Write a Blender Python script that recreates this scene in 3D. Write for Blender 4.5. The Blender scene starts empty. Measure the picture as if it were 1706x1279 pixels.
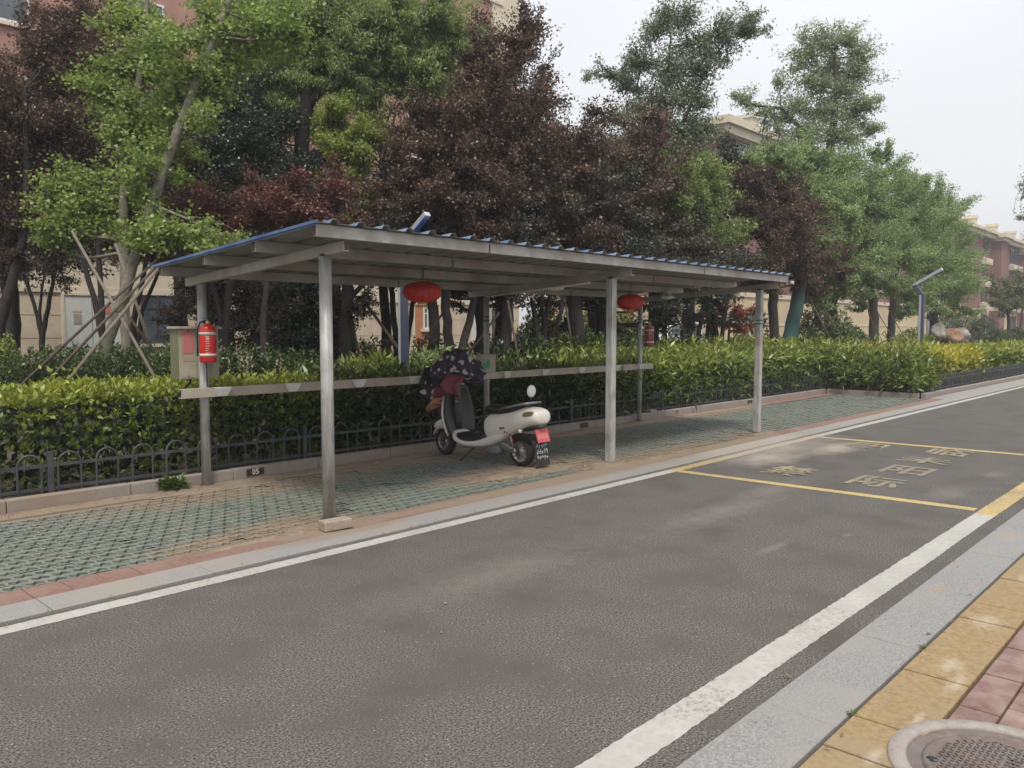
import bpy, bmesh, math, random
import numpy as np
from mathutils import Vector, Matrix
S = bpy.context.scene
COL = S.collection
R_ = random.Random(7)
NR = np.random.default_rng(11)
PI = math.pi

# ------------------------------------------------------------ camera
H = 1.5
FPX, CX, CY = 1341.0, 853.0, 639.5
PITCH = math.atan(91.5 / FPX)
YAW = math.atan(1253 / math.hypot(FPX, 91.5))
_f = (math.cos(YAW), math.sin(YAW))
FW = np.array([_f[0]*math.cos(PITCH), _f[1]*math.cos(PITCH), -math.sin(PITCH)])
RT = np.array([_f[1], -_f[0], 0.0])
UP = np.cross(RT, FW)
EYE = np.array([0, 0, H])
cam = bpy.data.cameras.new('camera')
cam.sensor_width = 36.0
cam.lens = FPX/1706*36
cam.clip_end = 3000
cam.clip_start = 0.05
camo = bpy.data.objects.new('camera', cam)
M = Matrix((( RT[0], UP[0], -FW[0], 0), (RT[1], UP[1], -FW[1], 0), (RT[2], UP[2], -FW[2], H), (0, 0, 0, 1)))
camo.matrix_world = M
COL.objects.link(camo)
S.camera = camo

# ------------------------------------------------------------ world, sun, exposure
SUN_EL, SUN_AZ = math.radians(60), math.radians(228)      # azimuth measured from +X towards +Y
w = bpy.data.worlds.new('World')
S.world = w
w.use_nodes = True
nt = w.node_tree
nt.nodes.clear()
out = nt.nodes.new('ShaderNodeOutputWorld')
bg1 = nt.nodes.new('ShaderNodeBackground')
bg2 = nt.nodes.new('ShaderNodeBackground')
sky = nt.nodes.new('ShaderNodeTexSky')
sky.sky_type = 'NISHITA'
sky.sun_disc = False
sky.sun_elevation = SUN_EL
sky.sun_rotation = PI/2 - SUN_AZ
sky.dust_density = 5
sky.air_density = 1.5
bg1.inputs['Strength'].default_value = 0.10
nt.links.new(sky.outputs[0], bg1.inputs['Color'])
# the cloud layer: brighter towards the zenith, faint structure
tc = nt.nodes.new('ShaderNodeTexCoord')
sep = nt.nodes.new('ShaderNodeSeparateXYZ')
nt.links.new(tc.outputs['Generated'], sep.inputs[0])
mr = nt.nodes.new('ShaderNodeMapRange')
mr.inputs[1].default_value = 0.0; mr.inputs[2].default_value = 1.0
mr.inputs[3].default_value = 0.80; mr.inputs[4].default_value = 1.25
nt.links.new(sep.outputs['Z'], mr.inputs[0])
nz = nt.nodes.new('ShaderNodeTexNoise')
nz.inputs['Scale'].default_value = 2.2; nz.inputs['Detail'].default_value = 5
mp = nt.nodes.new('ShaderNodeMapping'); mp.inputs['Scale'].default_value = (1, 1, 3)
nt.links.new(tc.outputs['Generated'], mp.inputs[0]); nt.links.new(mp.outputs[0], nz.inputs['Vector'])
mr2 = nt.nodes.new('ShaderNodeMapRange')
mr2.inputs[1].default_value = 0.3; mr2.inputs[2].default_value = 0.7
mr2.inputs[3].default_value = 0.965; mr2.inputs[4].default_value = 1.035
nt.links.new(nz.outputs[0], mr2.inputs[0])
mu = nt.nodes.new('ShaderNodeMath'); mu.operation = 'MULTIPLY'
nt.links.new(mr.outputs[0], mu.inputs[0]); nt.links.new(mr2.outputs[0], mu.inputs[1])
bg2.inputs['Color'].default_value = (0.965, 0.975, 1.0, 1)
nt.links.new(mu.outputs[0], bg2.inputs['Strength'])
mx = nt.nodes.new('ShaderNodeMixShader'); mx.inputs[0].default_value = 0.86
nt.links.new(bg1.outputs[0], mx.inputs[1]); nt.links.new(bg2.outputs[0], mx.inputs[2])
nt.links.new(mx.outputs[0], out.inputs[0])

sl = bpy.data.lights.new('sun', 'SUN')
sl.energy = 2.7; sl.angle = math.radians(12); sl.color = (1, 0.95, 0.87)
so = bpy.data.objects.new('sun', sl)
sd = Vector((math.cos(SUN_EL)*math.cos(SUN_AZ), math.cos(SUN_EL)*math.sin(SUN_AZ), math.sin(SUN_EL)))
so.rotation_euler = sd.to_track_quat('Z', 'Y').to_euler()
so.location = (0, 0, 40)
COL.objects.link(so)
S.view_settings.view_transform = 'Standard'
S.view_settings.look = 'None'
S.view_settings.exposure = 0.24
S.view_settings.gamma = 1.0

# ------------------------------------------------------------ survey helpers (photo measurement -> world point)
def _ray(u, v): return FW*FPX + RT*(u-CX) + UP*(CY-v)
def G(u, v, z=0.0):
    d = _ray(u, v); return EYE + d*((z-H)/d[2])
def PY(u, v, Y):
    d = _ray(u, v); return EYE + d*(Y/d[1])
def PX(u, v, X):
    d = _ray(u, v); return EYE + d*(X/d[0])
def D(u, v, dist):
    return EYE + _ray(u, v)*(dist/FPX)

# ------------------------------------------------------------ materials
def mat(name, c1, c2=None, scale=8.0, rough=0.6, metal=0.0, bump=0.0, bscale=None, c3=None, s3=1.2, spec=0.5, detail=6, stretch=None, lo=.35, hi=.65):
    m = bpy.data.materials.new(name)
    m.use_nodes = True
    t = m.node_tree; b = t.nodes['Principled BSDF']
    b.inputs['Roughness'].default_value = rough
    b.inputs['Metallic'].default_value = metal
    b.inputs['Specular IOR Level'].default_value = spec
    if c2 is None:
        c2 = tuple(x*0.85 for x in c1)
    geo = t.nodes.new('ShaderNodeNewGeometry')
    vec = geo.outputs['Position']
    if stretch:
        mp = t.nodes.new('ShaderNodeMapping'); mp.inputs['Scale'].default_value = stretch
        t.links.new(vec, mp.inputs[0]); vec = mp.outputs[0]
    n = t.nodes.new('ShaderNodeTexNoise'); n.inputs['Scale'].default_value = scale; n.inputs['Detail'].default_value = detail
    n.inputs['Roughness'].default_value = .65
    t.links.new(vec, n.inputs['Vector'])
    r = t.nodes.new('ShaderNodeValToRGB')
    r.color_ramp.elements[0].position = lo; r.color_ramp.elements[1].position = hi
    r.color_ramp.elements[0].color = (*c1, 1); r.color_ramp.elements[1].color = (*c2, 1)
    t.links.new(n.outputs[0], r.inputs[0])
    col = r.outputs[0]
    if c3 is not None:
        n3 = t.nodes.new('ShaderNodeTexNoise'); n3.inputs['Scale'].default_value = s3; n3.inputs['Detail'].default_value = 5
        t.links.new(geo.outputs['Position'], n3.inputs['Vector'])
        r3 = t.nodes.new('ShaderNodeMapRange'); r3.inputs[1].default_value = .45; r3.inputs[2].default_value = .72
        t.links.new(n3.outputs[0], r3.inputs[0])
        mxx = t.nodes.new('ShaderNodeMixRGB'); mxx.inputs[2].default_value = (*c3, 1)
        t.links.new(r3.outputs[0], mxx.inputs[0]); t.links.new(col, mxx.inputs[1]); col = mxx.outputs[0]
    t.links.new(col, b.inputs['Base Color'])
    if bump:
        bn = t.nodes.new('ShaderNodeTexNoise'); bn.inputs['Scale'].default_value = bscale or scale*4; bn.inputs['Detail'].default_value = 4
        t.links.new(geo.outputs['Position'], bn.inputs['Vector'])
        bp = t.nodes.new('ShaderNodeBump'); bp.inputs['Strength'].default_value = min(1, bump); bp.inputs['Distance'].default_value = 0.01
        t.links.new(bn.outputs[0], bp.inputs['Height']); t.links.new(bp.outputs[0], b.inputs['Normal'])
    return m

def N(t, typ, **kw):
    n = t.nodes.new(typ)
    for k, v in kw.items(): setattr(n, k, v)
    return n

def dust_mask(t, spots, soft=0.35, nscale=3.0, namp=0.9):
    """0..1 where settled dust / sand lies, as a world-space stain with irregular edge. spots: (x,y,rx,ry)"""
    geo = N(t, 'ShaderNodeNewGeometry')
    nz = N(t, 'ShaderNodeTexNoise'); nz.inputs['Scale'].default_value = nscale; nz.inputs['Detail'].default_value = 7
    nz.inputs['Roughness'].default_value = .7
    t.links.new(geo.outputs['Position'], nz.inputs['Vector'])
    last = None
    for (x, y, rx, ry) in spots:
        mp = N(t, 'ShaderNodeMapping'); mp.vector_type = 'POINT'
        mp.inputs['Location'].default_value = (-x/rx, -y/ry, 0)
        mp.inputs['Scale'].default_value = (1/rx, 1/ry, 0)
        t.links.new(geo.outputs['Position'], mp.inputs[0])
        ln = N(t, 'ShaderNodeVectorMath', operation='LENGTH')
        t.links.new(mp.outputs[0], ln.inputs[0])
        a = N(t, 'ShaderNodeMath', operation='SUBTRACT'); a.inputs[0].default_value = 1.0
        t.links.new(ln.outputs['Value'], a.inputs[1])
        if last is None: last = a.outputs[0]
        else:
            mxn = N(t, 'ShaderNodeMath', operation='MAXIMUM'); t.links.new(last, mxn.inputs[0]); t.links.new(a.outputs[0], mxn.inputs[1]); last = mxn.outputs[0]
    s = N(t, 'ShaderNodeMath', operation='MULTIPLY_ADD'); s.inputs[1].default_value = namp*2
    t.links.new(nz.outputs[0], s.inputs[0])
    k = N(t, 'ShaderNodeMath', operation='ADD'); k.inputs[1].default_value = -namp
    t.links.new(last, k.inputs[0]); t.links.new(k.outputs[0], s.inputs[2])
    mr = N(t, 'ShaderNodeMapRange'); mr.inputs[1].default_value = 0.0; mr.inputs[2].default_value = soft
    t.links.new(s.outputs[0], mr.inputs[0])
    return mr.outputs[0]

def add_stain(m, color, spots, strength=1.0, soft=0.35, nscale=3.0, namp=.9):
    t = m.node_tree; b = t.nodes['Principled BSDF']
    src = b.inputs['Base Color'].links[0].from_socket
    k = dust_mask(t, spots, soft, nscale, namp)
    mu = N(t, 'ShaderNodeMath', operation='MULTIPLY'); mu.inputs[1].default_value = strength
    t.links.new(k, mu.inputs[0])
    mxx = N(t, 'ShaderNodeMixRGB'); mxx.inputs[2].default_value = (*color, 1)
    t.links.new(mu.outputs[0], mxx.inputs[0]); t.links.new(src, mxx.inputs[1]); t.links.new(mxx.outputs[0], b.inputs['Base Color'])

def leafmat(name, c1, c2, rough=0.45, trans=0.3, c3=None, spec=.5, mid=None):
    m = bpy.data.materials.new(name); m.use_nodes = True
    t = m.node_tree; b = t.nodes['Principled BSDF']; o = t.nodes['Material Output']
    b.inputs['Roughness'].default_value = rough
    b.inputs['Specular IOR Level'].default_value = spec
    at = N(t, 'ShaderNodeAttribute', attribute_name='tint')
    r = N(t, 'ShaderNodeValToRGB')
    r.color_ramp.elements[0].color = (*c1, 1); r.color_ramp.elements[1].color = (*c2, 1)
    r.color_ramp.elements[0].position = .15; r.color_ramp.elements[1].position = .85
    if mid:
        e = r.color_ramp.elements.new(mid[0]); e.color = (*mid[1], 1)
    if c3:
        e = r.color_ramp.elements.new(.95); e.color = (*c3, 1)
    t.links.new(at.outputs['Fac'], r.inputs[0]); t.links.new(r.outputs[0], b.inputs['Base Color'])
    tr = N(t, 'ShaderNodeBsdfTranslucent')
    hs = N(t, 'ShaderNodeHueSaturation'); hs.inputs['Value'].default_value = 1.5; hs.inputs['Saturation'].default_value = 1.1
    t.links.new(r.outputs[0], hs.inputs['Color']); t.links.new(hs.outputs[0], tr.inputs['Color'])
    ms = N(t, 'ShaderNodeMixShader'); ms.inputs[0].default_value = trans
    t.links.new(b.outputs[0], ms.inputs[1]); t.links.new(tr.outputs[0], ms.inputs[2]); t.links.new(ms.outputs[0], o.inputs[0])
    return m

# ------------------------------------------------------------ object helpers
WL = {}
class MB:
    def __init__(s): s.v = []; s.f = []; s.m = []; s.sm = []
    def add(s, vs, fs, mi=0, smooth=False):
        o = len(s.v); s.v += [tuple(map(float, p)) for p in vs]
        for f in fs: s.f.append(tuple(o+i for i in f)); s.m.append(mi); s.sm.append(smooth)
        return s
    def box(s, x0, y0, z0, x1, y1, z1, mi=0):
        return s.add([(x0,y0,z0),(x1,y0,z0),(x1,y1,z0),(x0,y1,z0),(x0,y0,z1),(x1,y0,z1),(x1,y1,z1),(x0,y1,z1)],
                     [(0,3,2,1),(4,5,6,7),(0,1,5,4),(1,2,6,5),(2,3,7,6),(3,0,4,7)], mi)
    def bar(s, a, b, wx, wz, mi=0, up=(0,0,1)):
        a = Vector(a); b = Vector(b); d = (b-a).normalized(); u = Vector(up); sd = d.cross(u).normalized(); u = sd.cross(d).normalized()
        vs = []
        for p in (a, b):
            for (i, j) in ((-1,-1),(1,-1),(1,1),(-1,1)): vs.append(p + sd*(i*wx/2) + u*(j*wz/2))
        return s.add(vs, [(3,2,1,0),(4,5,6,7),(0,1,5,4),(1,2,6,5),(2,3,7,6),(3,0,4,7)], mi)
    def tube(s, pts, rad, n=8, mi=0, caps=True, smooth=True):
        pts = [Vector(p) for p in pts]
        if not hasattr(rad, '__len__'): rad = [rad]*len(pts)
        vs = []; ref = None
        for i, p in enumerate(pts):
            d = (pts[min(i+1, len(pts)-1)] - pts[max(i-1, 0)])
            if d.length < 1e-9: d = Vector((0,0,1))
            d.normalize()
            if ref is None:
                ref = Vector((1,0,0)) if abs(d.x) < .8 else Vector((0,1,0))
            a = (ref - d*ref.dot(d))
            if a.length < 1e-6: a = d.orthogonal()
            a.normalize(); ref = a; b = d.cross(a)
            for k in range(n):
                t = 2*PI*k/n; vs.append(p + a*(math.cos(t)*rad[i]) + b*(math.sin(t)*rad[i]))
        fs = []
        for i in range(len(pts)-1):
            for k in range(n):
                fs.append((i*n+k, i*n+(k+1)%n, (i+1)*n+(k+1)%n, (i+1)*n+k))
        s.add(vs, fs, mi, smooth)
        if caps:
            o = len(s.v)-len(vs)
            s.f.append(tuple(o+k for k in range(n))[::-1]); s.m.append(mi); s.sm.append(False)
            q = o+(len(pts)-1)*n
            s.f.append(tuple(q+k for k in range(n))); s.m.append(mi); s.sm.append(False)
        return s
    def lathe(s, c, prof, n=24, axis='z', mi=0, smooth=True):
        vs = []
        for (r, h) in prof:
            for k in range(n):
                t = 2*PI*k/n; a, b = r*math.cos(t), r*math.sin(t)
                if axis == 'z': p = (a, b, h)
                elif axis == 'x': p = (h, a, b)
                else: p = (b, h, a)
                vs.append((c[0]+p[0], c[1]+p[1], c[2]+p[2]))
        fs = []
        for i in range(len(prof)-1):
            for k in range(n):
                fs.append((i*n+k, i*n+(k+1)%n, (i+1)*n+(k+1)%n, (i+1)*n+k))
        return s.add(vs, fs, mi, smooth)
    def loft(s, rings, mi=0, smooth=True, caps=True):
        n = len(rings[0]); vs = [p for r in rings for p in r]; fs = []
        for i in range(len(rings)-1):
            for k in range(n):
                fs.append((i*n+k, i*n+(k+1)%n, (i+1)*n+(k+1)%n, (i+1)*n+k))
        s.add(vs, fs, mi, smooth)
        if caps:
            o = len(s.v)-len(vs)
            s.f.append(tuple(o+k for k in range(n))[::-1]); s.m.append(mi); s.sm.append(smooth)
            q = o+(len(rings)-1)*n
            s.f.append(tuple(q+k for k in range(n))); s.m.append(mi); s.sm.append(smooth)
        return s
    def grid(s, P, mi=0, smooth=True):
        nr, nc = len(P), len(P[0]); vs = [p for r in P for p in r]
        fs = [(i*nc+j, i*nc+j+1, (i+1)*nc+j+1, (i+1)*nc+j) for i in range(nr-1) for j in range(nc-1)]
        return s.add(vs, fs, mi, smooth)
    def build(s, name, m, parent=None, bevel=0, sub=0, solid=0, origin=None):
        return link_mesh(name, np.array(s.v), s.f, m, parent, s.m, s.sm, bevel, sub, solid, origin)

def link_mesh(name, V, F, m, parent=None, mi=None, sm=None, bevel=0, sub=0, solid=0, origin=None):
    if parent is not None: org = Vector(WL[parent.name])
    elif origin is not None: org = Vector(origin)
    else:
        a = V.min(axis=0); b = V.max(axis=0); org = Vector(((a[0]+b[0])/2, (a[1]+b[1])/2, a[2]))
    me = bpy.data.meshes.new(name)
    me.from_pydata((V-np.array(org)).tolist(), [], F)
    for k in (m if isinstance(m, (list, tuple)) else [m]): me.materials.append(k)
    if mi is not None: me.polygons.foreach_set('material_index', mi)
    if sm is not None: me.polygons.foreach_set('use_smooth', sm)
    me.update()
    o = bpy.data.objects.new(name, me); COL.objects.link(o)
    if parent is not None: o.parent = parent
    else: o.location = org
    WL[o.name] = tuple(org)
    if bevel:
        b = o.modifiers.new('bevel', 'BEVEL'); b.width = bevel; b.segments = 2; b.limit_method = 'ANGLE'; b.angle_limit = math.radians(50)
    if solid:
        b = o.modifiers.new('solid', 'SOLIDIFY'); b.thickness = solid
    if sub:
        b = o.modifiers.new('sub', 'SUBSURF'); b.levels = sub; b.render_levels = sub
    return o

def tag(o, label=None, cat=None, group=None, kind=None):
    if label: o['label'] = label
    if cat: o['category'] = cat
    if group: o['group'] = group
    if kind: o['kind'] = kind
    return o
def thing(name, loc, label, cat, group=None):
    o = bpy.data.objects.new(name, None); o.location = loc; o.empty_display_size = .2
    COL.objects.link(o); WL[o.name] = tuple(loc)
    return tag(o, label, cat, group)
def struct(o): o['kind'] = 'structure'; return o
def copy_tree(o, loc=None, parent=None):
    c = o.copy(); COL.objects.link(c)
    if parent is not None: c.parent = parent
    if loc is not None: c.location = loc
    WL[c.name] = tuple(loc) if loc is not None else WL.get(parent.name if parent else o.name)
    for ch in list(o.children): copy_tree(ch, None, c)
    return c
def text_mesh(body, size, matf, frame, parent=None, name='lettering', thick=0.0, offset=0.0):
    """flat lettering: frame = 4x4 matrix from text plane to world"""
    cu = bpy.data.curves.new('t', 'FONT'); cu.body = body; cu.size = size; cu.align_x = 'CENTER'; cu.align_y = 'CENTER'; cu.extrude = thick; cu.resolution_u = 3
    cu.offset = offset
    to = bpy.data.objects.new('t', cu); COL.objects.link(to)
    bpy.context.view_layer.update()
    dg = bpy.context.evaluated_depsgraph_get()
    me = bpy.data.meshes.new_from_object(to.evaluated_get(dg))
    V = np.array([(frame @ v.co) for v in me.vertices]); F = [tuple(p.vertices) for p in me.polygons]
    bpy.data.objects.remove(to); bpy.data.meshes.remove(me)
    if len(V) == 0: return None
    return link_mesh(name, V, F, matf, parent)

# ------------------------------------------------------------ palette
def M_asphalt(name='asphalt'):
    m = mat(name, (.018,.0165,.015), (.185,.172,.157), scale=105, rough=.93, bump=.18, bscale=260, c3=(.080,.073,.065), s3=2.2, spec=.2, detail=4, lo=.36, hi=.64)
    t = m.node_tree; b = t.nodes['Principled BSDF']
    # scattered pale stones in the wearing course
    geo = N(t, 'ShaderNodeNewGeometry'); vo = N(t, 'ShaderNodeTexVoronoi'); vo.inputs['Scale'].default_value = 42
    t.links.new(geo.outputs['Position'], vo.inputs['Vector'])
    lt = N(t, 'ShaderNodeMath', operation='LESS_THAN'); lt.inputs[1].default_value = .16
    t.links.new(vo.outputs['Distance'], lt.inputs[0])
    sc = N(t, 'ShaderNodeSeparateXYZ'); t.links.new(vo.outputs['Color'], sc.inputs[0])
    gt = N(t, 'ShaderNodeMath', operation='GREATER_THAN'); gt.inputs[1].default_value = .82; t.links.new(sc.outputs['X'], gt.inputs[0])
    mu = N(t, 'ShaderNodeMath', operation='MULTIPLY'); t.links.new(lt.outputs[0], mu.inputs[0]); t.links.new(gt.outputs[0], mu.inputs[1])
    src = b.inputs['Base Color'].links[0].from_socket
    mxx = N(t, 'ShaderNodeMixRGB'); mxx.inputs[2].default_value = (.26,.245,.225,1)
    t.links.new(mu.outputs[0], mxx.inputs[0]); t.links.new(src, mxx.inputs[1]); t.links.new(mxx.outputs[0], b.inputs['Base Color'])
    return m
DUST = (.33,.29,.245)
ROADSPOTS = [(9.7,4.7,1.9,1.0),(8.9,4.2,.9,.45),(10.2,3.9,.9,.35),(7.4,2.6,.5,.22),(8.6,2.2,.7,.25),(6.1,3.0,.45,.2)]
asphalt = M_asphalt()
add_stain(asphalt, DUST, ROADSPOTS[:3], .85, soft=.9, nscale=3.6, namp=.65)
add_stain(asphalt, (.27,.245,.215), [(5.2,2.4,.30,.06),(5.9,2.15,.10,.05),(8.0,2.05,.6,.2),(7.0,3.3,.9,.2),(6.0,3.2,1.3,.25),(9.4,1.95,.3,.15),(3.4,3.4,1.2,.3)], .34, soft=1.2, nscale=11, namp=1.0)
add_stain(asphalt, (.075,.069,.062), [(3.0,3.6,1.8,.7),(12,3.0,3,.8),(2.2,2.6,.8,.5)], .30, soft=.9, nscale=1.2, namp=.6)

def M_paint(name, c, wear=.52):
    m = mat(name, c, tuple(x*.82 for x in c), scale=22, rough=.8, bump=.1, bscale=200, c3=tuple(x*.8 for x in c), s3=3)
    t = m.node_tree; b = t.nodes['Principled BSDF']; src = b.inputs['Base Color'].links[0].from_socket
    geo = N(t, 'ShaderNodeNewGeometry')
    n1 = N(t, 'ShaderNodeTexNoise'); n1.inputs['Scale'].default_value = 38; n1.inputs['Detail'].default_value = 6; n1.inputs['Roughness'].default_value = .8
    n2 = N(t, 'ShaderNodeTexNoise'); n2.inputs['Scale'].default_value = 1.7; n2.inputs['Detail'].default_value = 3
    t.links.new(geo.outputs['Position'], n1.inputs['Vector']); t.links.new(geo.outputs['Position'], n2.inputs['Vector'])
    a = N(t, 'ShaderNodeMath', operation='MULTIPLY_ADD'); a.inputs[1].default_value = .5
    t.links.new(n2.outputs[0], a.inputs[0]); t.links.new(n1.outputs[0], a.inputs[2])
    mr = N(t, 'ShaderNodeMapRange'); mr.inputs[1].default_value = wear+.25; mr.inputs[2].default_value = wear+.42; mr.inputs[4].default_value = .85
    t.links.new(a.outputs[0], mr.inputs[0])
    mxx = N(t, 'ShaderNodeMixRGB'); mxx.inputs[2].default_value = (.14,.125,.11,1)
    t.links.new(mr.outputs[0], mxx.inputs[0]); t.links.new(src, mxx.inputs[1]); t.links.new(mxx.outputs[0], b.inputs['Base Color'])
    return m
white_paint = M_paint('white_paint', (.40,.39,.36), .55)
yellow_paint = M_paint('yellow_paint', (.46,.34,.145), .50)
worn_yellow = M_paint('worn_yellow_paint', (.46,.38,.19), .33)
for mm in (white_paint, yellow_paint, worn_yellow):
    add_stain(mm, DUST, ROADSPOTS[:2], .9, soft=.5, nscale=2.6, namp=.5)

granite = mat('granite', (.185,.18,.17), (.29,.28,.265), scale=140, rough=.7, bump=.12, bscale=200, c3=(.27,.24,.205), s3=1.5)
granite_near = mat('granite_near', (.115,.114,.11), (.31,.305,.30), scale=110, rough=.7, bump=.12, bscale=220, c3=(.245,.23,.21), s3=2.2, detail=4, lo=.3, hi=.7)
add_stain(granite_near, (.30,.20,.11), [(5.0,1.3,.12,.06),(5.2,1.16,.09,.03),(6.7,1.3,.15,.07)], .5, soft=.9, nscale=14, namp=.9)
SAND = (.22,.172,.122)
SANDSPOTS = [(3.9,7.05,2.0,.62),(2.2,7.2,.9,.16),(2.9,5.35,.9,.22),(3.3,5.3,.7,.45),(6.3,5.75,1.5,.42),(7.3,5.35,.9,.45),(6.2,7.05,1.1,.45),(9.5,7.1,1.2,.25),(8.6,5.3,1.6,.28),(11,7.2,.8,.2),(10.6,5.35,.8,.25),(13,7.1,2.5,.3)]
add_stain(granite, SAND, [(3.4,4.9,.8,.14),(6.6,4.95,1.6,.16),(8.5,4.95,1.6,.18)], .7, soft=.5, nscale=4, namp=.4)
add_stain(granite, DUST, [(9.7,4.85,1.7,.5)], .9, soft=.5, nscale=2.6, namp=.5)
kerbstone = mat('kerb_stone', (.20,.17,.145), (.30,.265,.235), scale=120, rough=.8, bump=.2, bscale=160, c3=(.25,.19,.14), s3=2.5)
red_brick = mat('red_brick', (.155,.085,.07), (.22,.13,.105), scale=30, rough=.85, bump=.3, bscale=120, c3=(.23,.165,.125), s3=2)
add_stain(red_brick, SAND, SANDSPOTS + [(6.4,5.05,3.6,.16),(9.6,5.05,1.6,.2)], .92, soft=.4, nscale=4, namp=.45)
paver_green = mat('green_paver', (.115,.138,.112), (.185,.208,.175), scale=18, rough=.85, bump=.4, bscale=130, c3=(.18,.178,.148), s3=1.6)
add_stain(paver_green, SAND, SANDSPOTS, .9, soft=.45, nscale=4.0, namp=.55)
add_stain(paver_green, (.13,.105,.075), [(8.6,6.3,2.4,.8)], .35, soft=.8, nscale=2, namp=.4)
soil = mat('soil', (.035,.03,.022), (.085,.068,.048), scale=14, rough=.95, bump=.8, bscale=40)
sandy_soil = mat('sandy_soil', (.014,.013,.009), (.035,.03,.02), scale=20, rough=.95, bump=.6, bscale=60)
add_stain(sandy_soil, SAND, SANDSPOTS, .95, soft=.3, nscale=4, namp=.5)
sand_mat = mat('sand', (.17,.13,.09), (.26,.205,.145), scale=25, rough=.95, bump=.8, bscale=90, c3=(.15,.11,.075), s3=4)
yellow_brick = mat('yellow_brick', (.21,.142,.066), (.30,.218,.112), scale=40, rough=.85, bump=.35, bscale=140, c3=(.25,.19,.115), s3=2.5)
add_stain(yellow_brick, (.50,.45,.37), [(3.88,.95,.12,.06),(3.7,.88,.16,.04),(4.6,.97,.13,.09),(3.25,.90,.08,.02),(2.86,.93,.10,.03),(5.6,.95,.2,.08)], .55, soft=1.2, nscale=35, namp=1.0)
pink_brick = mat('pink_brick', (.15,.088,.075), (.205,.128,.11), scale=24, rough=.85, bump=.35, bscale=140, c3=(.30,.22,.19), s3=5)
dirtgap = mat('joint_dirt', (.05,.04,.03), (.09,.07,.05), scale=40, rough=.95)
concrete = mat('concrete', (.225,.205,.185), (.31,.285,.26), scale=30, rough=.85, bump=.3, bscale=150, c3=(.31,.245,.22), s3=9)
cast_iron = mat('cast_iron', (.105,.08,.07), (.165,.125,.112), scale=20, rough=.7, bump=.3, bscale=90, c3=(.13,.12,.115), s3=8)
galv = mat('galvanised_steel', (.30,.30,.285), (.52,.52,.50), scale=7, rough=.5, metal=.3, stretch=(7,7,.5), c3=(.27,.245,.205), s3=5)
galv_beam = mat('beam_steel', (.33,.32,.29), (.45,.435,.40), scale=6, rough=.55, metal=.15, c3=(.25,.21,.17), detail=8, s3=1.4)
sheet_under = mat('sheet_underside', (.20,.21,.20), (.26,.27,.26), scale=3, rough=.5, metal=.1, c3=(.19,.185,.17), s3=.8)
sheet_blue = mat('sheet_blue', (.045,.10,.23), (.09,.16,.29), scale=5, rough=.5, c3=(.17,.22,.30), s3=2)
rust = mat('rust', (.05,.035,.028), (.10,.065,.045), scale=20, rough=.9)
cream_metal = mat('cream_metal', (.36,.325,.27), (.45,.41,.345), scale=9, rough=.6, c3=(.32,.26,.21), s3=1.8)
clip_grey = mat('clip_metal', (.60,.60,.56), (.68,.68,.64), scale=9, rough=.5)
teal = mat('teal_tape', (.02,.13,.13), (.03,.17,.16), rough=.5)
fence_black = mat('fence_paint', (.028,.031,.033), (.055,.06,.062), scale=14, rough=.6, c3=(.075,.075,.07), s3=4)
black_rub = mat('black_rubber', (.012,.012,.012), (.03,.03,.029), scale=30, rough=.85)
black_pl = mat('black_plastic', (.016,.015,.016), (.028,.026,.026), scale=12, rough=.42)
cream_body = mat('cream_body_paint', (.70,.67,.61), (.76,.73,.67), scale=2, rough=.22, c3=(.62,.58,.51), s3=4)
chrome = mat('brushed_alloy', (.27,.265,.265), (.38,.375,.375), scale=18, rough=.32, metal=.75)
red_paint = mat('red_paint', (.50,.018,.018), (.58,.03,.025), scale=4, rough=.28)
dull_red = mat('faded_red_paint', (.26,.045,.04), (.33,.07,.055), scale=6, rough=.5)
white_pl = mat('white_plastic', (.66,.66,.63), (.74,.74,.70), scale=5, rough=.35)
brass = mat('brass', (.55,.36,.10), (.62,.43,.15), rough=.35, metal=.6)
lantern_red = mat('lantern_cloth', (.40,.022,.018), (.56,.045,.03), scale=12, rough=.55)
gold_trim = mat('gold_trim', (.50,.26,.06), (.60,.36,.10), scale=30, rough=.5)
box_paint = mat('box_paint', (.31,.28,.215), (.37,.335,.26), scale=8, rough=.5, c3=(.28,.24,.18), s3=3)
box_olive_shade = mat('box_side_shade', (.13,.135,.075), (.17,.17,.10), scale=8, rough=.55)  # olive of the box side, darkened: its shade is put into the colour
pink_lab = mat('faded_pink_label', (.46,.15,.14), (.52,.21,.19), scale=12, rough=.5)
pale_lab = mat('pale_label', (.46,.40,.31), (.52,.46,.36), scale=12, rough=.5)
grey_lab = mat('grey_label', (.30,.26,.2), (.36,.32,.26), scale=20, rough=.6)
green_scr = mat('green_label', (.02,.20,.10), (.03,.26,.13), scale=20, rough=.4)
plaque_black = mat('plaque_black', (.014,.014,.013), (.03,.028,.026), scale=20, rough=.5)
ivory = mat('ivory_paint', (.62,.58,.45), (.68,.64,.5), rough=.5)
lamp_blue = mat('lamp_post_paint', (.045,.052,.085), (.065,.072,.11), scale=6, rough=.45)
lamp_strip = mat('lamp_strip', (.42,.45,.50), (.50,.53,.58), scale=6, rough=.4, metal=.4)
lamp_panel = mat('lamp_panel_blue', (.03,.09,.30), (.05,.13,.38), scale=30, rough=.35)
bark_dark = mat('bark_dark', (.016,.013,.012), (.040,.032,.029), scale=16, rough=.95, bump=.8, bscale=40)
bark_light = mat('bark_light', (.12,.105,.082), (.24,.21,.165), scale=14, rough=.9, bump=.6, bscale=40, c3=(.11,.12,.085), s3=4)
bark_mid = mat('bark_mid', (.035,.029,.024), (.08,.066,.056), scale=14, rough=.95, bump=.7, bscale=40)
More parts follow.
